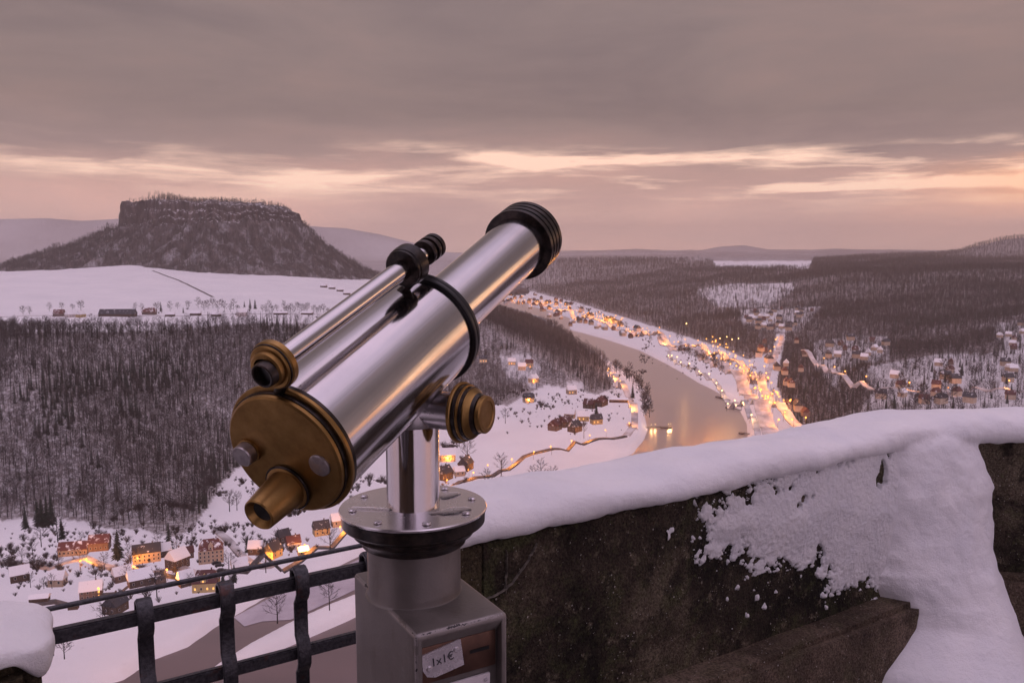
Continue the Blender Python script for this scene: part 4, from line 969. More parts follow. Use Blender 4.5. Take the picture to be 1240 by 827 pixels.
def lamps_on(key, n, off, label, group, power, t0=0., t1=1., k=0, scale=1.0, both=False):
    Q = RL[key]; L = np.r_[0, np.cumsum(np.linalg.norm(np.diff(Q[:, :2], axis=0), axis=1))]
    for i in range(n):
        s = L[-1] * (t0 + (t1 - t0) * (i + .5 + random.uniform(-.2, .2)) / n); j = min(np.searchsorted(L, s), len(Q) - 1); d = Q[j] - Q[j - 1]; d = d[:2] / (np.linalg.norm(d[:2]) + 1e-9)
        sg = (1 if i % 2 else -1) if both else 1; p = Q[j][:2] + np.array([-d[1], d[0]]) * off * sg; lamp((p[0], p[1], float(land(np.array([p[0]]), np.array([p[1]]))[0])), label, group, power, k, scale)
lamps_on('main', 124, 6, 'glowing orange street lamp along the main road across the river', 'street lamps on the main road', 3300, .0, 1, 0, .95, True)
lamps_on('side', 8, 5, 'glowing street lamp on the road up the side valley', 'street lamps in the side valley', 4000, .1, 1, 0, 1.1)
lamps_on('rail', 20, 8, 'orange lamp beside the railway embankment', 'lamps along the railway', 3200, .3, 1, 0, 1.1)
lamps_on('promenade', 13, -4, 'small warm lamp on the promenade by the water', 'promenade lamps', 1500, .0, .95, 1, 1.1)
lamps_on('slope', 7, 5, 'orange lamp on the road across the far hillside', 'lamps on the hillside road', 5000, .05, 1, 0, 1.0)
lamps_on('pier', 8, 4, 'orange lamp along the curved pier road', 'lamps on the pier road', 5000, .05, 1, 0, .8)
for px, py, lb in [(572, 582, 'lamp on the meadow road beside the dark-roofed house'), (620, 565, 'lamp on the meadow road beside the riverside scrub'), (668, 550, 'lamp on the meadow road just past the scrub'), (714, 536, 'lamp on the meadow road near the solitary thin tree'), (590, 573, 'lone lamp on the river meadow road, first from the steel post'), (646, 556, 'second lamp on the meadow road from the steel post'), (692, 542, 'third lamp on the meadow road from the steel post'), (734, 529, 'last meadow road lamp before the pier road')]:
    lamp(hit(px, py), lb, None, 8000, 0, .7)
for px, py, pw, lb in [(166, 688, 9000, 'bright lamp in front of the cream house with dark roof'), (203, 702, 9000, 'lamp beside the tiny hut at the crossing'), (121, 725, 8000, 'lamp at the corner of the brown house'), (97, 690, 9000, 'lamp lighting the lane below the long farmhouse'), (107, 688, 6000, 'second lamp lighting the lane below the long farmhouse'),
                       (322, 683, 9000, 'lamp at the snowy lane junction'), (371, 671, 9000, 'lamp by the glowing annexe'), (412, 648, 9000, 'lamp at the road beside the telescope flange'), (541, 562, 5000, 'lamp at the cream house beside the post'), (568, 577, 6000, 'lamp by the dark-roofed house at the road'), (541, 590, 7000, 'lamp at the road just above the flange'),
                       (706, 511, 6000, 'lamp at the lit yellow house on the bend'), (721, 515, 6000, 'lamp at the lit house nearest the pier road'), (641, 489, 7000, 'lamp at the lower edge of the wood'), (620, 445, 9000, 'lamp by the highest house in the wood'), (642, 449, 6000, 'lamp in the forest clearing'), (646, 466, 7000, 'lamp on the steep lane below the clearing'), (695, 478, 8000, 'lamp in the small gap in the wood'), (585, 441, 7000, 'lamp by the lone house beside the telescope tube')]:
    lamp(hit(px, py), lb, None, pw * .72, 0, .62)
for i in range(34):
    px = random.uniform(626, 760); lamp(hit(px, np.interp(px, [630, 700, 760], [370, 379, 398]) + random.uniform(-8, 3)), 'distant orange lamp in the upstream part of the town', 'upstream town lamps', 3000, 0, 1.1)
for i in range(16):
    px = random.uniform(860, 955); lamp(hit(px, np.interp(px, [860, 900, 955], [420, 442, 500]) + random.uniform(-9, 5)), 'orange lamp among the town houses by the river', 'lamps among the town houses', 2600, 0, 1.1)
lamp(hit(832, 399), 'single white floodlight on the slope above the main road', None, 5000, 1, 1.8)
for px, py in [(872, 416), (880, 414), (887, 417), (893, 416)]: lamp(hit(px, py), 'yellow yard lamp at the works above the main road', 'yard lamps', 5000, 1, 1.3)

for i in range(34):
    t = random.random(); place_tree((0, 0), BF[i % 3], random.uniform(.45, .8), 'leafless tree between the houses along the main road across the river', 'trees along the main road',
               xy=hit(np.interp(t, [0, .5, 1], [690, 850, 960]) + random.uniform(-12, 12), np.interp(t, [0, .5, 1], [384, 424, 500]) + random.uniform(-6, 6))[:2])
for i in range(30):
    place_tree((random.uniform(0, 330), random.uniform(652, 712)), BT[i % 3], random.uniform(.35, .6), 'small bare fruit tree in the village gardens', 'fruit trees in the village gardens')

# landing stages on the river
def stage(a, b, w, label, nl=0, big=False):
    A = onz(a[0], a[1], ZW + 1.0); B = onz(b[0], b[1], ZW + 1.0); d = (B - A)[:2]; L = float(np.linalg.norm(d)); t = empty('landing_stage', (A[0], A[1], ZW), math.atan2(d[1], d[0])); tag(t, label, 'landing stage')
    m = MB(); m.box(0, L * .62, -1.2, 1.2, 1.2, 1.6); m.build('gangway', M['track'], t)
    m = MB(); x0 = L * .62
    m.add([(x0, -w / 2, -.5), (L, -w / 2, -.5), (L + 2, 0, -.5), (L, w / 2, -.5), (x0, w / 2, -.5), (x0, -w / 2, 1.4), (L, -w / 2, 1.4), (L + 2, 0, 1.4), (L, w / 2, 1.4), (x0, w / 2, 1.4)], [(4, 3, 2, 1, 0), (5, 6, 7, 8, 9), (0, 1, 6, 5), (1, 2, 7, 6), (2, 3, 8, 7), (3, 4, 9, 8), (4, 0, 5, 9)]); m.build('pontoon', M['hull'], t)
    m = MB()
    for sy in (-1, 1):
        m.tube((0, sy * 1.1, 2.5), (L * .62, sy * 1.1, 2.5), .06, .06, 4)
        for k in range(7): m.tube((L * .62 * k / 6, sy * 1.1, 1.5), (L * .62 * k / 6, sy * 1.1, 2.5), .05, .05, 4)
    m.build('handrail', M['pole'], t); return A, B
A, B = stage((781, 518), (812, 517), 7, 'ferry landing stage with lamps reaching into the river bend')
for f, lb in ((.25, 'inner left lamp on the ferry landing stage'), (.42, 'inner right lamp on the ferry landing stage'), (.90, 'outer left lamp on the ferry landing stage'), (1.0, 'outer right lamp on the ferry landing stage')):
    p = A + (B - A) * f; lamp((p[0], p[1], ZW + 1.4), lb, None, 1200, 1, .62)
stage((884, 485), (868, 480), 6, 'upper small landing stage on the far bank')
stage((897, 497), (880, 493), 6, 'middle small landing stage on the far bank')
stage((908, 526), (896, 524), 6, 'lowest small landing stage on the far bank')

# parked cars in the village
def car(pxy, rz, label):
    p = hit(*pxy); t = empty('parked_car', p, R(rz)); tag(t, label, 'car'); m = MB()
    prof = [(-2.1, .35), (2.1, .35), (2.15, .85), (1.2, .98), (.6, 1.5), (-1.2, 1.52), (-1.9, 1.0), (-2.15, .9)]; n = len(prof)
    m.add([(x, -.85, z) for x, z in prof] + [(x, .85, z) for x, z in prof], [tuple(range(n)), tuple(range(n, 2 * n))[::-1]] + [((i + 1) % n, i, n + i, n + (i + 1) % n) for i in range(n)]); m.build('body', M['car'], t)
    for x in (-1.3, 1.3):
        for y in (-.8, .8): w = MB(); w.tube((x, y - .1, .33), (x, y + .1, .33), .33, .33, 12); w.build('wheel', M['tyre'], t)
    return t
car((266, 686), 20, 'dark car parked in the yard by the cream villa'); car((262, 683), 30, 'dark car parked closest to the cream villa'); car((268, 692), 10, 'dark car at the yard entrance of the villa')

exec_fore = True
# ================================================================== foreground
# ---- frames
UW = np.array([math.sin(R(58)), math.cos(R(58)), 0]); NW = np.array([-UW[1], UW[0], 0]); UPV = np.array([0, 0, 1.0])
WA = np.array([-.123, 1.846, 0]) - UW * .04                      # left end of the long wall, front face line
WC = np.array([1.62, 0, 0]); s_c = (1.62 - WA[0]) / UW[0]; WC = WA + UW * s_c      # inner corner
V2 = np.array([math.sin(R(98)), math.cos(R(98)), 0]); N2 = np.array([-V2[1], V2[0], 0])
ZST, ZPL, ZFL = -.70, -1.20, -1.75
def frame_pt(O, a, b): return lambda s, n, z: O + a * s + b * n + UPV * z

def slab(name, O, a, b, s0, s1, n0, n1, z0, z1, m, parent, bev=.004, jit=.006, seed=1):
    bm = bmesh.new(); bmesh.ops.create_cube(bm, size=1)
    for v in bm.verts:
        s = s0 if v.co.x < 0 else s1; n = n0 if v.co.y < 0 else n1; z = z0 if v.co.z < 0 else z1
        v.co = Vector(O + a * s + b * n + UPV * z)
    bmesh.ops.bevel(bm, geom=bm.edges[:], offset=bev, segments=2, affect='EDGES')
    bmesh.ops.subdivide_edges(bm, edges=[e for e in bm.edges if e.calc_length() > .12], cuts=10, use_grid_fill=True)
    for v in bm.verts:
        x, y, z = v.co; q = np.array([x + y]) * 9; w = np.array([z]) * 9
        v.co += Vector(b) * float(fbm(q, w, 3, seed)[0]) * jit + Vector(UPV) * float(fbm(q * 1.3, w, 2, seed + 5)[0]) * jit
    bmesh.ops.recalc_face_normals(bm, faces=bm.faces)
    return bm_obj(name, bm, m, parent, True, 50)
pw = empty('parapet_wall', tuple(WA + UPV * ZFL)); tag(pw, 'dark mossy stone parapet wall under thick snow, right of telescope', 'wall')
Minv = Matrix.Translation(-Vector(WA + UPV * ZFL))
def under(o, par):
    o.parent = par; o.matrix_parent_inverse = Matrix.Translation(-par.location) ; return o
sl = s_c
under(slab('stone_face', WA, UW, NW, .102, sl + .3, 0, .42, ZFL - .5, ZST, M['stone'], None, seed=3), pw)
under(slab('end_stone', WA, UW, NW, 0, .1015, -.003, .42, ZFL - .5, ZST - .003, M['stone3'], None, seed=4), pw)
under(slab('plinth', WA, UW, NW, .0, sl + .02, -.10, .1, ZFL - .5, ZPL, M['stone2'], None, .02, seed=5), pw)
under(slab('side_face', WC, V2, N2, -.1, 2.2, 0, .42, ZFL - .5, ZST - .004, M['stone'], None, seed=6), pw)
under(slab('side_plinth', WC, V2, N2, .0, 2.2, -.05, .1, ZFL - .5, ZPL + .01, M['stone2'], None, .02, seed=7), pw)
def crack(name, pts, w):
    rr_ = np.random.default_rng(5); P = []
    for a, b in zip(pts[:-1], pts[1:]):
        for k in range(10): P.append(np.array(a) + (np.array(b) - np.array(a)) * k / 10 + rr_.normal(0, .0012, 2))
    P.append(np.array(pts[-1])); P = np.array(P); t = np.gradient(P, axis=0); t /= np.linalg.norm(t, axis=1)[:, None]; nn = np.c_[-t[:, 1], t[:, 0]]; ww = w * rr_.uniform(.35, 1.1, len(P))[:, None]
    v = []
    for q, n_ in ((P + nn * ww, -.0075), (P - nn * ww, -.0075), (P + nn * ww * 1.6, .004), (P - nn * ww * 1.6, .004)): v += [tuple(WA + UW * a + NW * n_ + UPV * b) for a, b in q]
    n = len(P); f = []
    for i in range(n - 1): f += [(i, i + 1, n + i + 1, n + i), (2 * n + i, 2 * n + i + 1, i + 1, i), (n + i, n + i + 1, 3 * n + i + 1, 3 * n + i)]
    return under(mesh_obj(name, v, f, M['mortar']), pw)
def wall_uv(px, py, O=WA, a=UW, b=NW):
    r = ray(px, py); t = (O @ b) / (r @ b); X = r * t; return ((X - O) @ a, X[2])
crack('mortar_joint', [wall_uv(612, 664), wall_uv(613, 690), wall_uv(611, 717)], .0006)
crack('mortar_crack', [wall_uv(650, 656), wall_uv(635, 684), wall_uv(618, 707), wall_uv(598, 721), wall_uv(586, 724)], .0007)

# ---- snow cap along the wall top
def snow_cap(name, path, prof, m, seed=0, label=None, ends=True, amp=.012):
    """path: (point, outward dir) stations; prof: (n outward from face, z) section with z relative to the stone top"""
    v = []; nc = len(prof); P = np.array(prof)
    tt = np.linspace(0, 1, 40); kk = np.r_[0, np.cumsum(np.linalg.norm(np.diff(P, axis=0), axis=1))]; kk /= kk[-1]
    Q = np.c_[np.interp(tt, kk, P[:, 0]), np.interp(tt, kk, P[:, 1])]
    for _ in range(3): Q[1:-1] = (Q[:-2] + 2 * Q[1:-1] + Q[2:]) / 4
    s = 0
    for i, (O, b, hs) in enumerate(path):
        if i: s += np.linalg.norm(O - path[i - 1][0])
        e = 1.0
        if ends: e = min(1, math.sqrt(max(0, min(i, 6) / 6.0)) + .02)
        for j, (n_, z_) in enumerate(Q):
            w = math.sin(math.pi * j / (len(Q) - 1)) ** .6
            nz = float(fbm(np.array([s * 5 + n_ * 3]), np.array([n_ * 6 + z_ * 6]), 4, seed)[0]) * amp * 2.2 * w
            fr = float(fbm(np.array([s * 24.]), np.array([z_ * 20.]), 3, seed + 3)[0]) * amp * .5 * w
            hem = max(0, 1 - j / 7.0) * (float(fbm(np.array([s * 9.]), np.array([3.3]), 4, seed + 8)[0]) * .020 + float(fbm(np.array([s * 55.]), np.array([3.3]), 3, seed + 9)[0]) * .009)
            v.append(O + b * (n_ - (fr if n_ < .05 else 0)) + UPV * (ZST + z_ * e * hs + nz + fr * .4 + hem))
    return np.array(v), grid_faces(len(path), len(Q))
prof = [(.010, .000), (-.014, .004), (-.030, .020), (-.030, .044), (-.014, .070), (.03, .086), (.09, .092), (.15, .088), (.22, .072), (.30, .04), (.38, -.01), (.42, -.06)]
path = []
for s in np.linspace(-.03, s_c - .28, 110): path.append((WA + UW * s, NW, .93 + .16 * s / s_c + .06 * math.sin(s * 7)))
for k in np.linspace(0, 1, 40):
    a = WA + UW * (s_c - .28); b = WC + V2 * .28; p = a * (1 - k) ** 2 + (WC + (-(NW + N2)) * .02) * 2 * k * (1 - k) + b * k ** 2; d = NW * (1 - k) + N2 * k; d = d / np.linalg.norm(d); path.append((p, d, 1.08 - .05 * k))
for s in np.linspace(.3, 2.2, 60): path.append((WC + V2 * s, N2, 1.0))
v, f = snow_cap('snow_cap', path, prof, M['snow'], 41)
nq_ = 40; ns_ = len(v) // nq_
capv = v; capf = [tuple(q) for q in grid_faces(ns_, nq_, True)[:, ::-1]] + [tuple(range(nq_)), tuple(range((ns_ - 1) * nq_, ns_ * nq_))[::-1]]

# ---- drift filling the corner
def drift():
    zs = np.linspace(-.62, -1.95, 100)
    # distances from the corner of the left and right edges, and how far the heap bulges
    el_ = [wall_uv(*p) for p in [(1075, 575), (1066, 610), (1063, 660), (1063, 715), (1072, 748), (1055, 770), (1030, 803), (1021, 827)]]; er_ = [wall_uv(*p, WC, V2, N2) for p in [(1176, 528), (1186, 560), (1199, 593), (1193, 656), (1213, 727), (1223, 765), (1240, 782), (1275, 827)]]
    zL = [-.60] + [q[1] for q in el_]; sLv = [s_c - el_[0][0]] + [s_c - q[0] for q in el_]; zR = [-.60] + [q[1] for q in er_]; sRv = [er_[0][0]] + [q[0] for q in er_]
    zL += [-2.0]; sLv += [sLv[-1] + .45]; zR += [-2.0]; sRv += [sRv[-1] + .5]
    zl = [-.62, -.68, -.76, -.9, -1.05, -1.2, -1.35, -1.6, -1.95]; bl = [-.02, .055, .085, .11, .145, .20, .30, .52, .85]
    v = []; nc = 70
    for i, z in enumerate(zs):
        a = float(np.interp(-z, [-q for q in zL], sLv)); b = float(np.interp(-z, [-q for q in zR], sRv)); c = float(np.interp(-z, [-q for q in zl], bl))
        rag = float(fbm(np.array([z * 14.]), np.array([1.]), 4, 61)[0]) * .03 + float(fbm(np.array([z * 60.]), np.array([1.]), 3, 65)[0]) * .016; rag2 = float(fbm(np.array([z * 14.]), np.array([9.]), 4, 62)[0]) * .03 + float(fbm(np.array([z * 60.]), np.array([9.]), 3, 67)[0]) * .016
        A = WC - UW * a + NW * .012; B = WC + V2 * b + N2 * .012; bis = -(NW + N2); bis = bis / np.linalg.norm(bis); Cc = WC + bis * c * 1.9
        for j in range(nc):
            t = j / (nc - 1); p = A * (1 - t) ** 2 + Cc * 2 * t * (1 - t) + B * t ** 2
            e = min(1, 10 * min(t, 1 - t)); n_ = float(fbm(np.array([t * 5 + 3]), np.array([z * 6]), 4, 63)[0]) * .016 + float(fbm(np.array([t * 34.]), np.array([z * 34]), 3, 64)[0]) * .004
            n_ += .02 * math.sqrt(e)
            v.append(p + bis * n_ * e + UPV * z - UW * rag * (1 - t) ** 7 + V2 * rag2 * t ** 7)
        v.append(WC + V2 * .06 + NW * .10 + UPV * z)
    n = nc + 1; return np.array(v), [tuple(q) for q in grid_faces(len(zs), n, True)[:, ::-1]] + [tuple(range(n)), tuple(range((len(zs) - 1) * n, len(zs) * n))[::-1]]
dv_, df_ = drift()
o = mesh_obj('snow_cap', np.concatenate([capv, dv_]), capf + [tuple(len(capv) + i for i in q) for q in df_], M['snow'], None, True)
bm = bmesh.new(); bm.from_mesh(o.data); bmesh.ops.recalc_face_normals(bm, faces=bm.faces); bm.to_mesh(o.data); bm.free()
md = o.modifiers.new('blend', 'REMESH'); md.mode = 'VOXEL'; md.voxel_size = .0075; md.use_smooth_shade = True
md = o.modifiers.new('soften', 'SMOOTH'); md.factor = .5; md.iterations = 9
bpy.context.view_layer.update()
me = bpy.data.meshes.new_from_object(o.evaluated_get(bpy.context.evaluated_depsgraph_get())); o.modifiers.clear(); o.data = me
co = np.empty(len(me.vertices) * 3, np.float32); me.vertices.foreach_get('co', co); co = co.reshape(-1, 3)
nr = np.empty(len(me.vertices) * 3, np.float32); me.vertices.foreach_get('normal', nr); nr = nr.reshape(-1, 3)
d_ = fbm(co[:, 0] * 28 + co[:, 2] * 9, co[:, 1] * 28 + co[:, 2] * 26, 4, 66) * .0022 * np.clip(1.2 - nr[:, 2], .2, 1); me.vertices.foreach_set('co', (co + nr * d_[:, None]).ravel()); me.update()
print('snow verts', len(me.vertices)); under(o, pw)

# ---- frozen snow plastered on the wall face
def plaster():
    poly = [wall_uv(*p) for p in [(848, 618), (845, 658), (862, 678), (893, 670), (916, 696), (946, 682), (967, 691), (988, 679), (1000, 704), (1026, 720), (1038, 708), (1059, 716), (1078, 735), (1110, 735), (1130, 560), (1085, 520), (990, 556), (946, 574), (895, 598), (870, 606)]]
    P = np.array(poly); s0, z0 = P.min(0) - .12; s1, z1 = P.max(0) + .06; st = .0034
    ss = np.arange(s0, s1, st); zz = np.arange(z0, z1, st); S, Z = np.meshgrid(ss, zz); d = sdist(P, S, Z)
    rag = fbm(S * 24, Z * 24, 5, 71) * .045 + fbm(S * 95, Z * 95, 4, 72) * .030
    mask = np.minimum(d, .05) * .55 + np.maximum(d - .05, 0) + rag - .004
    blobs = [(805, 650, .014), (852, 676, .008), (812, 640, .005), (905, 700, .005), (917, 722, .003), (893, 712, .003), (880, 725, .003), (992, 708, .006), (930, 704, .003), (772, 690, .002), (905, 745, .002), (1000, 735, .003), (838, 652, .009), (955, 722, .002), (925, 735, .003), (886, 760, .002), (868, 690, .004), (1010, 728, .004), (940, 716, .0025)]
    for a, b, r_ in blobs:
        u_, w_ = wall_uv(a, b); mask = np.maximum(mask, r_ - np.hypot(S - u_, (Z - w_) * .8) + rag * .22)
    for a, b, r_, ez in [(989, 570, .010, 1), (1066, 572, .020, .45), (1060, 582, .016, .6), (1098, 553, .018, .6), (1075, 545, .014, .5), (971, 604, .012, .8), (981, 601, .008, .8), (965, 611, .008, 1), (1050, 699, .010, 1), (1040, 712, .008, 1)]:
        u_, w_ = wall_uv(a, b); mask = np.minimum(mask, np.hypot(S - u_, (Z - w_) * ez) - r_ + rag * .15)
    mask = np.where(Z > ZST + .022, -1, mask)
    th = np.clip(mask, 0, .05); th = np.sqrt(th / .05) * .0065 * (1 + .45 * fbm(S * 26, Z * 26, 4, 73) + .28 * fbm(S * 110, Z * 110, 3, 74)) + np.clip(d - .05, 0, .3) * .10
    th = np.where(mask > 0, th + .004, -.004)
    n = -th
    v = WA[None, None] + S[..., None] * UW + n[..., None] * NW + Z[..., None] * UPV
    f = grid_faces(len(zz), len(ss)); ok = (mask.ravel()[f] > -.004).any(1); f = f[ok]
    used_, inv = np.unique(f, return_inverse=True)
    return np_mesh('snow_plaster', v.reshape(-1, 3)[used_], inv.reshape(-1, 4), M['crust'])
under(plaster(), pw)

# ---- short wall stub on the left with its own snow
pl = empty('wall_stub', tuple(np.array([-.9, 1.3, ZFL]))); tag(pl, 'stone wall end with rounded snow cap at the left of the railing', 'wall')
LO = WA + UW * wall_uv(54, 805)[0]; ZSB = -.738
under(slab('stone_face', LO, UW, NW, -1.2, -.005, .0, .25, ZFL - .5, ZSB, M['stone3'], None, .03, .012, seed=12), pl)
def pillow(O, a, b, hs, hn, hz, e1, e2, seed, nu=140, nv=70):
    u = np.linspace(-np.pi, np.pi, nu, endpoint=False); w = np.linspace(-np.pi / 2, np.pi / 2, nv); U, Wv = np.meshgrid(u, w)
    p = lambda x, e: np.sign(x) * np.abs(x) ** e
    x = p(np.cos(Wv), e1) * p(np.cos(U), e2); y = p(np.cos(Wv), e1) * p(np.sin(U), e2); z = p(np.sin(Wv), e1)
    X = x * hs; Y = y * hn; low = .12 + 2.2 * sm((X - hs + .08) / .06) + .35 * fbm(X * 7, Y * 7, 3, seed + 2); Z = np.where(z > 0, z * hz, z * hz * low)
    d = fbm(X * 5 + 7, Y * 5 + Z * 4, 4, seed) * .020 + fbm(X * 20, Y * 20 + Z * 17, 3, seed + 4) * .006
    V = O + (X + d * x)[..., None] * a + (Y + d * y)[..., None] * b + (Z + d * z)[..., None] * UPV
    return V.reshape(-1, 3), grid_faces(nv, nu, True)
v, f = pillow(LO - UW * .62 + NW * .115 + UPV * (ZSB + .004), UW, NW, .645, .150, .062, .75, .45, 47)
under(np_mesh('snow_cap', v, f, M['snow']), pl)

# ---- iron railing in the gap
rz_az = math.atan2(UW[1], UW[0])
RO = np.array([-.907, 1.544, 0.0]); rail = empty('railing', tuple(RO + UPV * ZFL), rz_az); tag(rail, 'black riveted iron railing of flat bars bridging the wall gap', 'railing')
def rp(x, n, z): return (x, n, z - ZFL)           # along, outward, height
def rbar(name, x0, x1, n0, n1, z0, z1, bev=.003, seg=24, jit=.0012):
    bm = bmesh.new(); bmesh.ops.create_cube(bm, size=1)
    for v in bm.verts: v.co = ((x0 + x1) / 2 + v.co.x * (x1 - x0), (n0 + n1) / 2 + v.co.y * (n1 - n0), (z0 + z1) / 2 - ZFL + v.co.z * (z1 - z0))
    bmesh.ops.bevel(bm, geom=bm.edges[:], offset=bev, segments=2, affect='EDGES')
    return bm_obj(name, bm, M['iron'], rail, True, 40)
rbar('top_bar', 0.0, .95, -.010, .010, -.780, -.750)
rbar('lower_bar', -.05, 1.0, -.008, .008, -.945, -.916)
m = MB(); m.tube(rp(-.02, .035, -.722), rp(1.0, .035, -.722), .0055, .0055, 10); m.build('thin_rod', M['iron'], rail, True)
m = MB(); m.add([(-.004, -.012, -.80 - ZFL), (-.004, -.012, -.735 - ZFL), (-.004, .020, -.735 - ZFL), (-.004, .020, -.80 - ZFL), (.004, -.012, -.80 - ZFL), (.004, -.012, -.735 - ZFL), (.004, .020, -.735 - ZFL), (.004, .020, -.80 - ZFL)], [(0, 1, 2, 3), (7, 6, 5, 4), (0, 4, 5, 1), (1, 5, 6, 2), (2, 6, 7, 3), (3, 7, 4, 0)]); m.build('end_plate', M['iron'], rail)
def post(x, w=.031, name='post'):
    prof = [(.0, -1.9), (.0, -.975), (-.010, -.962), (-.018, -.948), (-.018, -.914), (-.010, -.900), (.0, -.888), (.0, -.808), (-.010, -.796), (-.020, -.782), (-.021, -.750), (-.014, -.738), (.0, -.734), (.013, -.740), (.016, -.780)]
    th = .010; bm = bmesh.new(); rows = []
    P = np.array(prof); t = np.gradient(P, axis=0); t /= np.linalg.norm(t, axis=1)[:, None]; nn = np.c_[-t[:, 1], t[:, 0]]
    for (a, b), (p, q) in zip(prof, nn):
        rows.append([bm.verts.new((x - w / 2, a, b - ZFL)), bm.verts.new((x + w / 2, a, b - ZFL)), bm.verts.new((x + w / 2, a + p * th, b + q * th - ZFL)), bm.verts.new((x - w / 2, a + p * th, b + q * th - ZFL))])
    for r1, r2 in zip(rows[:-1], rows[1:]):
        for k in range(4): bm.faces.new((r1[k], r1[(k + 1) % 4], r2[(k + 1) % 4], r2[k]))
    bm.faces.new(rows[0][::-1]); bm.faces.new(rows[-1]); bmesh.ops.recalc_face_normals(bm, faces=bm.faces)
    bmesh.ops.bevel(bm, geom=[e for e in bm.edges if e.calc_face_angle(0) > .8], offset=.0025, segments=2, affect='EDGES')
    return bm_obj(name, bm, M['iron'], rail, True, 50)
for x in (.170, .333, .497, .665, .83): post(x)

# ---- the coin telescope
TP = np.array([-.2642, .9339, -.2430]); AN = np.array([.39554946, .85061625, .3463995]); AS = np.array([.90675617, -.42165537, 0]); AU = np.array([-.14606121, -.31409988, .93808709])
PC = np.array([-.147, 1.195, 0.0])                                # post axis
tel = empty('coin_telescope', tuple(PC + UPV * ZFL)); tag(tel, 'polished steel and brass coin telescope on a grey pedestal', 'telescope')
def lathe(name, O, ax, a, b, prof, m, parent=tel, n=96, s=0.0, u=0.0, sharp=30, closed=True):
    C = O + a * s + b * u; th = np.linspace(0, 2 * np.pi, n, endpoint=False); v = []
    for t, r in prof: v.append(C[None] + ax * t + r * (np.cos(th)[:, None] * a + np.sin(th)[:, None] * b))
    v = np.concatenate(v); f = [tuple(q) for q in grid_faces(len(prof), n, True)]
    if closed:
        if prof[0][1] > 1e-6: f.append(tuple(range(n))[::-1])
        if prof[-1][1] > 1e-6: f.append(tuple(range((len(prof) - 1) * n, len(prof) * n)))
    # mesh local frame: z along the axis, so brushed textures follow the tube
    Mx = Matrix(((a[0], b[0], ax[0], C[0]), (a[1], b[1], ax[1], C[1]), (a[2], b[2], ax[2], C[2]), (0, 0, 0, 1)))
    inv = Mx.inverted(); lv = [inv @ Vector(p) for p in v]
    o = mesh_obj(name, lv, f, m, None, True, sharp)
    bm = bmesh.new(); bm.from_mesh(o.data); bmesh.ops.remove_doubles(bm, verts=bm.verts, dist=1e-6); bmesh.ops.recalc_face_normals(bm, faces=bm.faces); bm.to_mesh(o.data); bm.free(); o.data.set_sharp_from_angle(angle=R(sharp))
    o.matrix_world = Mx; o.parent = parent
    par_m = parent_world(parent); o.matrix_parent_inverse = par_m.inverted(); return o
def parent_world(p):
    m = p.matrix_basis.copy() if p.parent is None else parent_world(p.parent) @ p.matrix_parent_inverse @ p.matrix_basis
    return m
def axl(name, prof, m, parent=tel, **k): return lathe(name, TP, AN, AS, AU, prof, m, parent, **k)
def ribs(t0, t1, r0, r1, n):
    out = []
    for i in range(n):
        a = t0 + (t1 - t0) * i / n; b = t0 + (t1 - t0) * (i + .72) / n; c = t0 + (t1 - t0) * (i + 1) / n
        out += [(a, r1 - .0006), (a + .0008, r1), (b - .0008, r1), (b, r1 - .0006), (b + .0004, r0), (c - .0004, r0)]
    return out
# optical tube
axl('main_tube', [(.012, .0812), (.338, .0822), (.338, .052)], M['steel'])
axl('front_tube', [(.338, .0500), (.70, .0535)], M['steel'])
axl('tube_band', [(.332, .0822), (.332, .0868), (.3335, .0880), (.3385, .0880), (.340, .0868), (.340, .0850), (.3415, .0850), (.3415, .0862), (.343, .0874), (.3475, .0874), (.349, .0862), (.349, .050)], M['rubber'])
hood = axl('lens_hood', [(.692, .053)] + ribs(.694, .752, .0615, .0670, 4) + [(.753, .0640), (.753, .056), (.735, .055)], M['black'], closed=False)
axl('objective_lens', [(.730, .0), (.731, .03), (.729, .055)], M['bore'], hood)
bp_ = axl('eyepiece_plate', [(-.0005, 0), (-.0005, .0755), (.0015, .0780), (.0060, .0786)], M['brass'])
axl('plate_ring', [(.006, .0775), (.0062, .0800), (.0112, .0800), (.0114, .0775)], M['black'], bp_, closed=False)
axl('rim_ring', [(.0114, .0780), (.0116, .0838), (.0130, .0850), (.0170, .0850), (.0184, .0838), (.0186, .080)], M['brass'], bp_, closed=False)
axl('rear_ring', [(.0186, .080), (.0188, .0838), (.0235, .0838), (.0240, .0815)], M['black'], bp_, closed=False)
kn = axl('filter_knob', [(0, .0135), (-.014, .0135), (-.0155, .0125), (-.0155, .0115), (-.0150, .0), ], M['rivet'], bp_, s=-.0500, u=.0020)
axl('knob_collar', [(.0, .0155), (-.003, .0155), (-.0035, .0137)], M['brass'], kn, s=-.0500, u=.0020, closed=False)
axl('cover_cap', [(0, .0140), (-.0022, .0140), (-.0034, .0128), (-.0036, .0)], M['rivet'], bp_, s=.0505, u=-.0055)
ey = axl('eyepiece', [(0, .0290), (-.004, .0290), (-.005, .0275), (-.0055, .0245), (-.012, .0240), (-.055, .0200), (-.0565, .0188), (-.0560, .0172), (-.049, .0125), (-.048, .0)], M['brass'], bp_, s=-.0070, u=-.0440)
axl('eyepiece_ring', [(-.0005, .0300), (-.0035, .0308), (-.0045, .0300), (-.0047, .0285)], M['black'], ey, s=-.0070, u=-.0440, closed=False)
axl('eye_lens', [(-.0485, .0), (-.0490, .0122)], M['bore'], ey, s=-.0070, u=-.0440, closed=False)
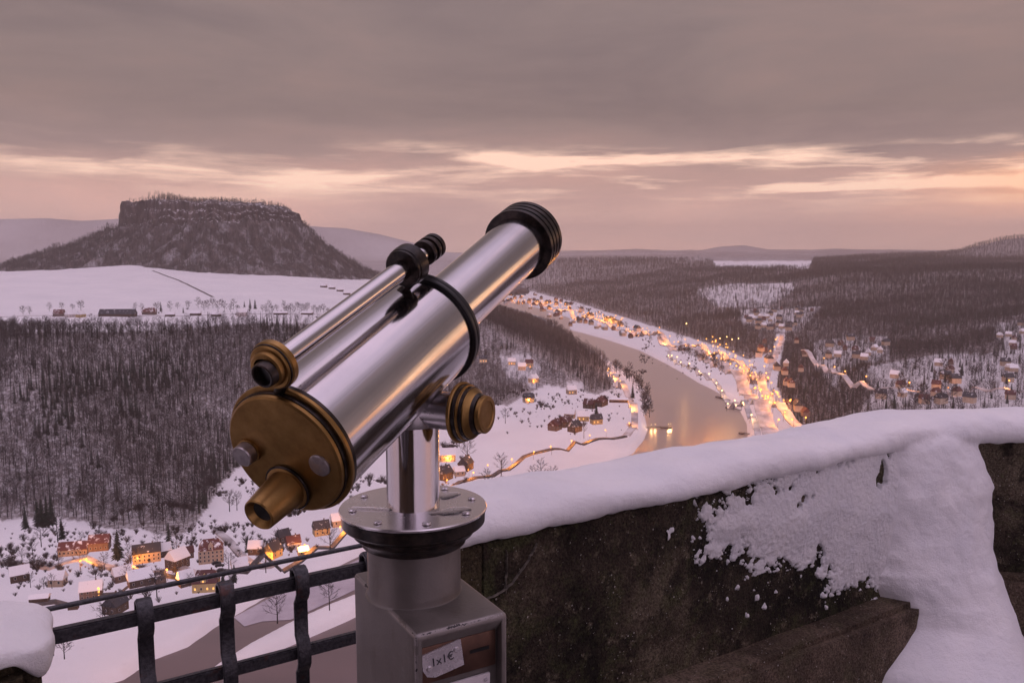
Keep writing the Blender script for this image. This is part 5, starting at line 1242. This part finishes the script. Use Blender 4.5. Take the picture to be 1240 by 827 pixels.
# finder scope on top
FS, FU = .0215, .1180
axl('finder_tube', [(.004, .0128), (.30, .0140)], M['steel'], s=FS, u=FU)
fe = axl('finder_eyepiece', [(.012, .0150), (.012, .0270), (.0105, .0285), (.0035, .0285), (.0020, .0270), (.0010, .0262), (-.0015, .0262), (-.003, .025), (-.003, .0215), (-.0085, .0205), (-.010, .0185), (-.010, .0150)], M['brass'], s=FS, u=FU, closed=False)
axl('eyepiece_ring', [(.0022, .0272), (.0012, .0276), (.0002, .0272), (.0002, .026)], M['black'], fe, s=FS, u=FU, closed=False)
axl('eye_cup', [(-.008, .0155), (-.019, .0140), (-.020, .0130), (-.0195, .0112), (-.010, .0095)], M['black'], fe, s=FS + .003, u=FU - .001, closed=False)
axl('eye_lens', [(-.0115, .0), (-.0118, .0108)], M['bore'], fe, s=FS + .003, u=FU - .001, closed=False)
fc = axl('finder_clamp', [(.283, .0140), (.283, .0245), (.2845, .0262), (.2885, .0262), (.290, .0275), (.2985, .0285), (.3085, .0285), (.310, .0270), (.310, .0245), (.3125, .0240), (.3125, .0125)], M['black'], s=FS, u=FU, closed=False, sharp=18)
m = MB(); q0 = TP + AN * .298 + AS * FS + AU * (FU - .024); q1 = TP + AN * .298 + AS * .006 + AU * .0795
lathe('clamp_foot', q1, (q0 - q1) / np.linalg.norm(q0 - q1), AN, np.cross(AN, (q0 - q1) / np.linalg.norm(q0 - q1)) * -1, [(-.004, .0085), (.003, .0075), (.008, .0065), (.016, .0065), (.024, .0075)], M['black'], fc, 48)
q0 = TP + AN * .010 + AS * FS + AU * (FU - .022); q1 = TP + AN * .014 + AS * .010 + AU * .079
lathe('rear_foot', q1, (q0 - q1) / np.linalg.norm(q0 - q1), AN, np.cross(AN, (q0 - q1) / np.linalg.norm(q0 - q1)) * -1, [(-.004, .007), (.018, .007)], M['black'], tel, 32)
axl('finder_nose', [(.305, .0118), (.352, .0118)], M['steel'], s=FS, u=FU)
axl('finder_hood', [(.344, .0118), (.344, .0180), (.3455, .0188), (.3505, .0188), (.352, .0178), (.352, .0150), (.359, .0150), (.359, .0178), (.3605, .0188), (.3655, .0188), (.367, .0180), (.367, .0155), (.371, .0155), (.371, .0178), (.3725, .0186), (.3775, .0186), (.379, .0176), (.379, .0140), (.365, .0130)], M['black'], s=FS, u=FU, closed=False)
# swivel, post and pedestal (vertical axis)
EX, EY = np.array([1., 0, 0]), np.array([0, 1., 0])
def vl(name, prof, m, parent=tel, **k): return lathe(name, PC, UPV, EX, EY, prof, m, parent, **k)
vl('post', [(-.395, .0415), (-.386, .0400), (-.384, .0392), (-.262, .0392), (-.255, .037)], M['steel'])
TRZ = -.2380
tr_o = np.array([PC[0], PC[1], TRZ])
lathe('trunnion', tr_o, AS, AN, AU, [(-.045, .027), (-.045, .0275), (.082, .0275), (.082, .02)], M['steel_worn'], tel, 64)
sd_ = lathe('saddle', tr_o, UPV, EX, EY, [(-.028, .0385), (-.020, .0405), (-.004, .0385), (.020, .0345), (.050, .030)], M['steel_worn'], tel, 64)
kb = lathe('brake_knob', tr_o, AS, AN, AU, [(.080, .0275), (.080, .0425), (.0815, .0440), (.0850, .0440), (.0862, .0428), (.0864, .0400)], M['brass'], tel, 80, closed=False)
lathe('knob_ring', tr_o, AS, AN, AU, [(.0862, .0400), (.0866, .0412), (.0920, .0412), (.0926, .0395)], M['black'], kb, 80, closed=False)
lathe('knob_rim', tr_o, AS, AN, AU, [(.0924, .039), (.0926, .0402), (.0945, .0402), (.0950, .0385), (.0975, .0380)], M['brass'], kb, 80, closed=False)
lathe('knob_ring', tr_o, AS, AN, AU, [(.0950, .0384), (.1005, .0378), (.1010, .0355)], M['black'], kb, 80, closed=False)
lathe('knob_rim', tr_o, AS, AN, AU, [(.1008, .0352), (.1012, .0362), (.1030, .0360), (.1060, .0325), (.110, .030)], M['brass'], kb, 80, closed=False)
lathe('knob_neck', tr_o, AS, AN, AU, [(.1075, .031), (.1150, .0275), (.1160, .0240)], M['black'], kb, 80, closed=False)
lathe('knob_cap', tr_o, AS, AN, AU, [(.1155, .0235), (.1160, .0262), (.1175, .0270), (.1225, .0268), (.1240, .0255), (.1242, .0195), (.1230, .0185), (.1226, .0)], M['brass'], kb, 80, closed=False)
# pedestal top
fp = vl('flange_plate', [(-.392, .1060), (-.3905, .1092), (-.3880, .1096), (-.3862, .1085), (-.3850, .0)], M['flange'])
for k in range(8):
    a = k * math.pi / 4 + .32; c = PC + np.array([math.cos(a), math.sin(a), 0]) * .090
    sw = lathe('screw', np.array([c[0], c[1], -.3852]), UPV, EX, EY, [(0, .0062), (.0012, .0060), (.0026, .0042), (.003, .0)], M['alu'], fp, 20)
def puddle_fn(g, b):
    b.inputs['Transmission Weight'].default_value = 1.0; b.inputs['IOR'].default_value = 1.33
M['wet'] = mat('meltwater', (.9, .9, .92), .02, 0, puddle_fn)
for (ca, cb, ra, rb, rot) in [(.060, -.030, .030, .014, .5), (-.062, -.020, .030, .007, -.15), (.050, .045, .022, .012, 1.0)]:
    n = 40; th = np.linspace(0, 2 * np.pi, n, endpoint=False); wob = 1 + .35 * fbm(np.cos(th) * 2 + ca * 99, np.sin(th) * 2 + cb * 99, 3, 88); v = []
    for k, (q, h) in enumerate(((1.0, 0.0), (.94, .0009), (.75, .0014), (.0001, .0015))):
        x = ra * wob * np.cos(th) * q; y = rb * wob * np.sin(th) * q; v.append(np.c_[PC[0] + ca + x * math.cos(rot) - y * math.sin(rot), PC[1] + cb + x * math.sin(rot) + y * math.cos(rot), np.full(n, -.3853 + h)])
    o = np_mesh('meltwater', np.concatenate(v), grid_faces(4, n, True), M['wet']); o.parent = fp; o.matrix_parent_inverse = parent_world(fp).inverted()
vl('flange_ring', [(-.392, .1050), (-.393, .1070), (-.4085, .1064), (-.4105, .1045), (-.4130, .0985), (-.4180, .0915), (-.4215, .0900), (-.4245, .0900), (-.4265, .0865), (-.4330, .0800), (-.4400, .0775), (-.4410, .07)], M['black'], closed=False)
vl('collar', [(-.435, .0695), (-.512, .0695), (-.5165, .0705), (-.5190, .0735)], M['collar'], closed=False)
# coin box housing, built in its own turned frame
HU = np.array([math.sin(R(60)), math.cos(R(60)), 0]); HN = np.array([-HU[1], HU[0], 0]); HO = np.array([-.129, 1.046, 0])
HA = math.atan2(HU[1], HU[0])
def hset(o, par=tel):
    o.matrix_world = Matrix.Translation(Vector(HO)) @ Matrix.Rotation(HA, 4, 'Z'); o.parent = par; o.matrix_parent_inverse = parent_world(par).inverted(); return o
HW, HD, HT = .142, .245, -.517
bm = bmesh.new(); bmesh.ops.create_cube(bm, size=1)
for v in bm.verts: v.co = (HW / 2 + v.co.x * HW, HD / 2 + v.co.y * HD, (HT + ZFL) / 2 + v.co.z * (HT - ZFL))
bmesh.ops.bevel(bm, geom=[e for e in bm.edges], offset=.0075, segments=3, affect='EDGES', profile=.6)
ff = [f_ for f_ in bm.faces if f_.normal.y < -.99 and f_.calc_area() > .02]
r_ = bmesh.ops.inset_region(bm, faces=ff, thickness=.0035, depth=0)
ex = bmesh.ops.extrude_face_region(bm, geom=ff); vv = [e for e in ex['geom'] if isinstance(e, bmesh.types.BMVert)]
bmesh.ops.translate(bm, vec=(0, .016, 0), verts=vv)
for v in vv:
    if v.co.z > HT - .1: v.co.z -= .020
bmesh.ops.delete(bm, geom=ff, context='FACES_ONLY'); bmesh.ops.recalc_face_normals(bm, faces=bm.faces)
bmesh.ops.subdivide_edges(bm, edges=[e for e in bm.edges if e.calc_length() > .08], cuts=6, use_grid_fill=True)
hs_ = hset(bm_obj('housing', bm, M['housing'], None, True, 40))
cp = hset(bevel_box('coin_panel', .0125, HW - .0125, .0125, .019, HT - .080, HT - .027, M['coin'], None, .0015))
m = MB(); m.box(.088, .118, .0112, .0140, HT - .0530, HT - .0483); sl_o = m.build('coin_slot', M['bore']); hset(sl_o, cp)
bm = bmesh.new(); pr = [(.0135, -.042), (.0135, -.066), (.020, -.078), (.030, -.083), (.078, -.074), (.078, -.0735), (.076, -.030), (.074, -.030)]
pr = [(a_, b_ + .0075) for a_, b_ in [(.0135, -.044), (.0150, -.066), (.0215, -.0765), (.034, -.0800), (.0775, -.0730), (.0725, -.0350), (.070, -.0340)]]
lo = [bm.verts.new((a, .0122, HT + b)) for a, b in pr]; hi = [bm.verts.new((a, .0100, HT + b)) for a, b in pr]
bm.faces.new(hi); bm.faces.new(lo[::-1]); n = len(pr)
for i in range(n): bm.faces.new((lo[i], lo[(i + 1) % n], hi[(i + 1) % n], hi[i]))
bmesh.ops.recalc_face_normals(bm, faces=bm.faces)
pp = hset(bm_obj('price_plate', bm, M['alu'], None), cp)
def text(name, s, x, z, y, size, m, par, rot=0.0, shear=0.0):
    cu = bpy.data.curves.new(name, 'FONT'); cu.body = s; cu.size = size; cu.extrude = .0004; cu.align_x = 'CENTER'; cu.align_y = 'CENTER'
    t = bpy.data.objects.new(name, cu); COL.objects.link(t); bpy.context.view_layer.update()
    me = bpy.data.meshes.new_from_object(t.evaluated_get(bpy.context.evaluated_depsgraph_get())); COL.objects.unlink(t); bpy.data.objects.remove(t)
    me.transform(Matrix.Translation((x, y, z)) @ Matrix.Rotation(R(90), 4, 'X') @ Matrix.Rotation(rot, 4, 'Z')); me.materials.clear(); me.materials.append(m)
    o = bpy.data.objects.new(name, me); COL.objects.link(o); return hset(o, par)
text('lettering', '1x1\u20ac', .0445, HT - .0490, .0097, .0165, M['ink'], cp, .10)
for a, b in ((.0245, -.0575), (.0655, -.0400)):
    o = lathe('screw', HO + HU * a + HN * .0100 + UPV * (HT + b), -HN, HU, UPV, [(0, .0042), (.0012, .0040), (.0020, .0030), (.0022, 0)], M['alu'], cp, 20)
spn = hset(bevel_box('sign_plate', .0165, HW - .0225, .0110, .0160, HT - .330, HT - .0890, M['plate'], None, .0012))
m = MB()
for k in range(28):
    a0, a1 = 2 * math.pi * k / 28, 2 * math.pi * (k + 1) / 28; cx, cz, r0, r1 = .066, HT - .1120, .0120, .0132
    m.add([(cx + r * math.cos(a), .0106, cz + r * math.sin(a)) for a in (a0, a1) for r in (r0, r1)], [(0, 1, 3, 2)])
hset(m.build('emblem_ring', M['ink']), spn)
text('emblem', 'M', .066, HT - .1120, .0106, .016, M['ink'], spn)
text('lettering', 'NG', .1020, HT - .1165, .0106, .0145, M['ink'], spn)
lathe('screw', HO + HU * (HW - .030) + HN * .011 + UPV * (HT - .097), -HN, HU, UPV, [(0, .0030), (.0012, .0028), (.0016, 0)], M['alu'], spn, 20)

# ---- floor of the lookout, out of the frame, and the rock below it
fl = [tuple(np.array(p)) for p in [(-3.5, -4.0), (4.5, -4.0), (4.0, 2.6), tuple((WC + N2 * .2)[:2]), tuple((WA + NW * .2)[:2]), tuple((LO - UW * 1.2 + NW * .2)[:2])]]
v = [(a, b, ZFL) for a, b in fl] + [(a, b, ZFL - .4) for a, b in fl]; n = len(fl)
tag(mesh_obj('floor', v, [tuple(range(n)), tuple(range(n, 2 * n))[::-1]] + [(i, i + n, (i + 1) % n + n, (i + 1) % n) for i in range(n)], M['paving']), kind='structure')
v = [(a * 1.0, b * 1.0, ZFL - .41) for a, b in fl] + [(a * 3, b * 3, -70) for a, b in fl]
tag(mesh_obj('rock_cliff', v, [tuple(range(n)), tuple(range(n, 2 * n))[::-1]] + [(i, i + n, (i + 1) % n + n, (i + 1) % n) for i in range(n)], M['stone2']), kind='structure')

# ---- unseen house added behind the lookout to put dark reflections in the steel
fh = empty('added_dark_house', (-4.5, -9.5, ZFL), R(12)); tag(fh, kind='structure')
w, r = house_mesh(13, 8, 6.5, 5, 0.0); w.build('wall', M['stone2'], fh); r.build('roof', M['roof_snow'], fh)

# ------------------------------------------------------------------ haze
hm = bpy.data.materials.new('haze'); hm.use_nodes = True; g = NT(hm.node_tree)
pv = g.node('ShaderNodeVolumePrincipled', ins={'Color': (1.0, .88, .82, 1), 'Density': 0.000076, 'Anisotropy': .5}); g.node('ShaderNodeOutputMaterial', ins={1: pv.outputs[0]})
m = MB(); m.box(-15000, 15000, -9000, 15000, -252, 300); hz = m.build('haze', hm); tag(hz, kind='stuff')
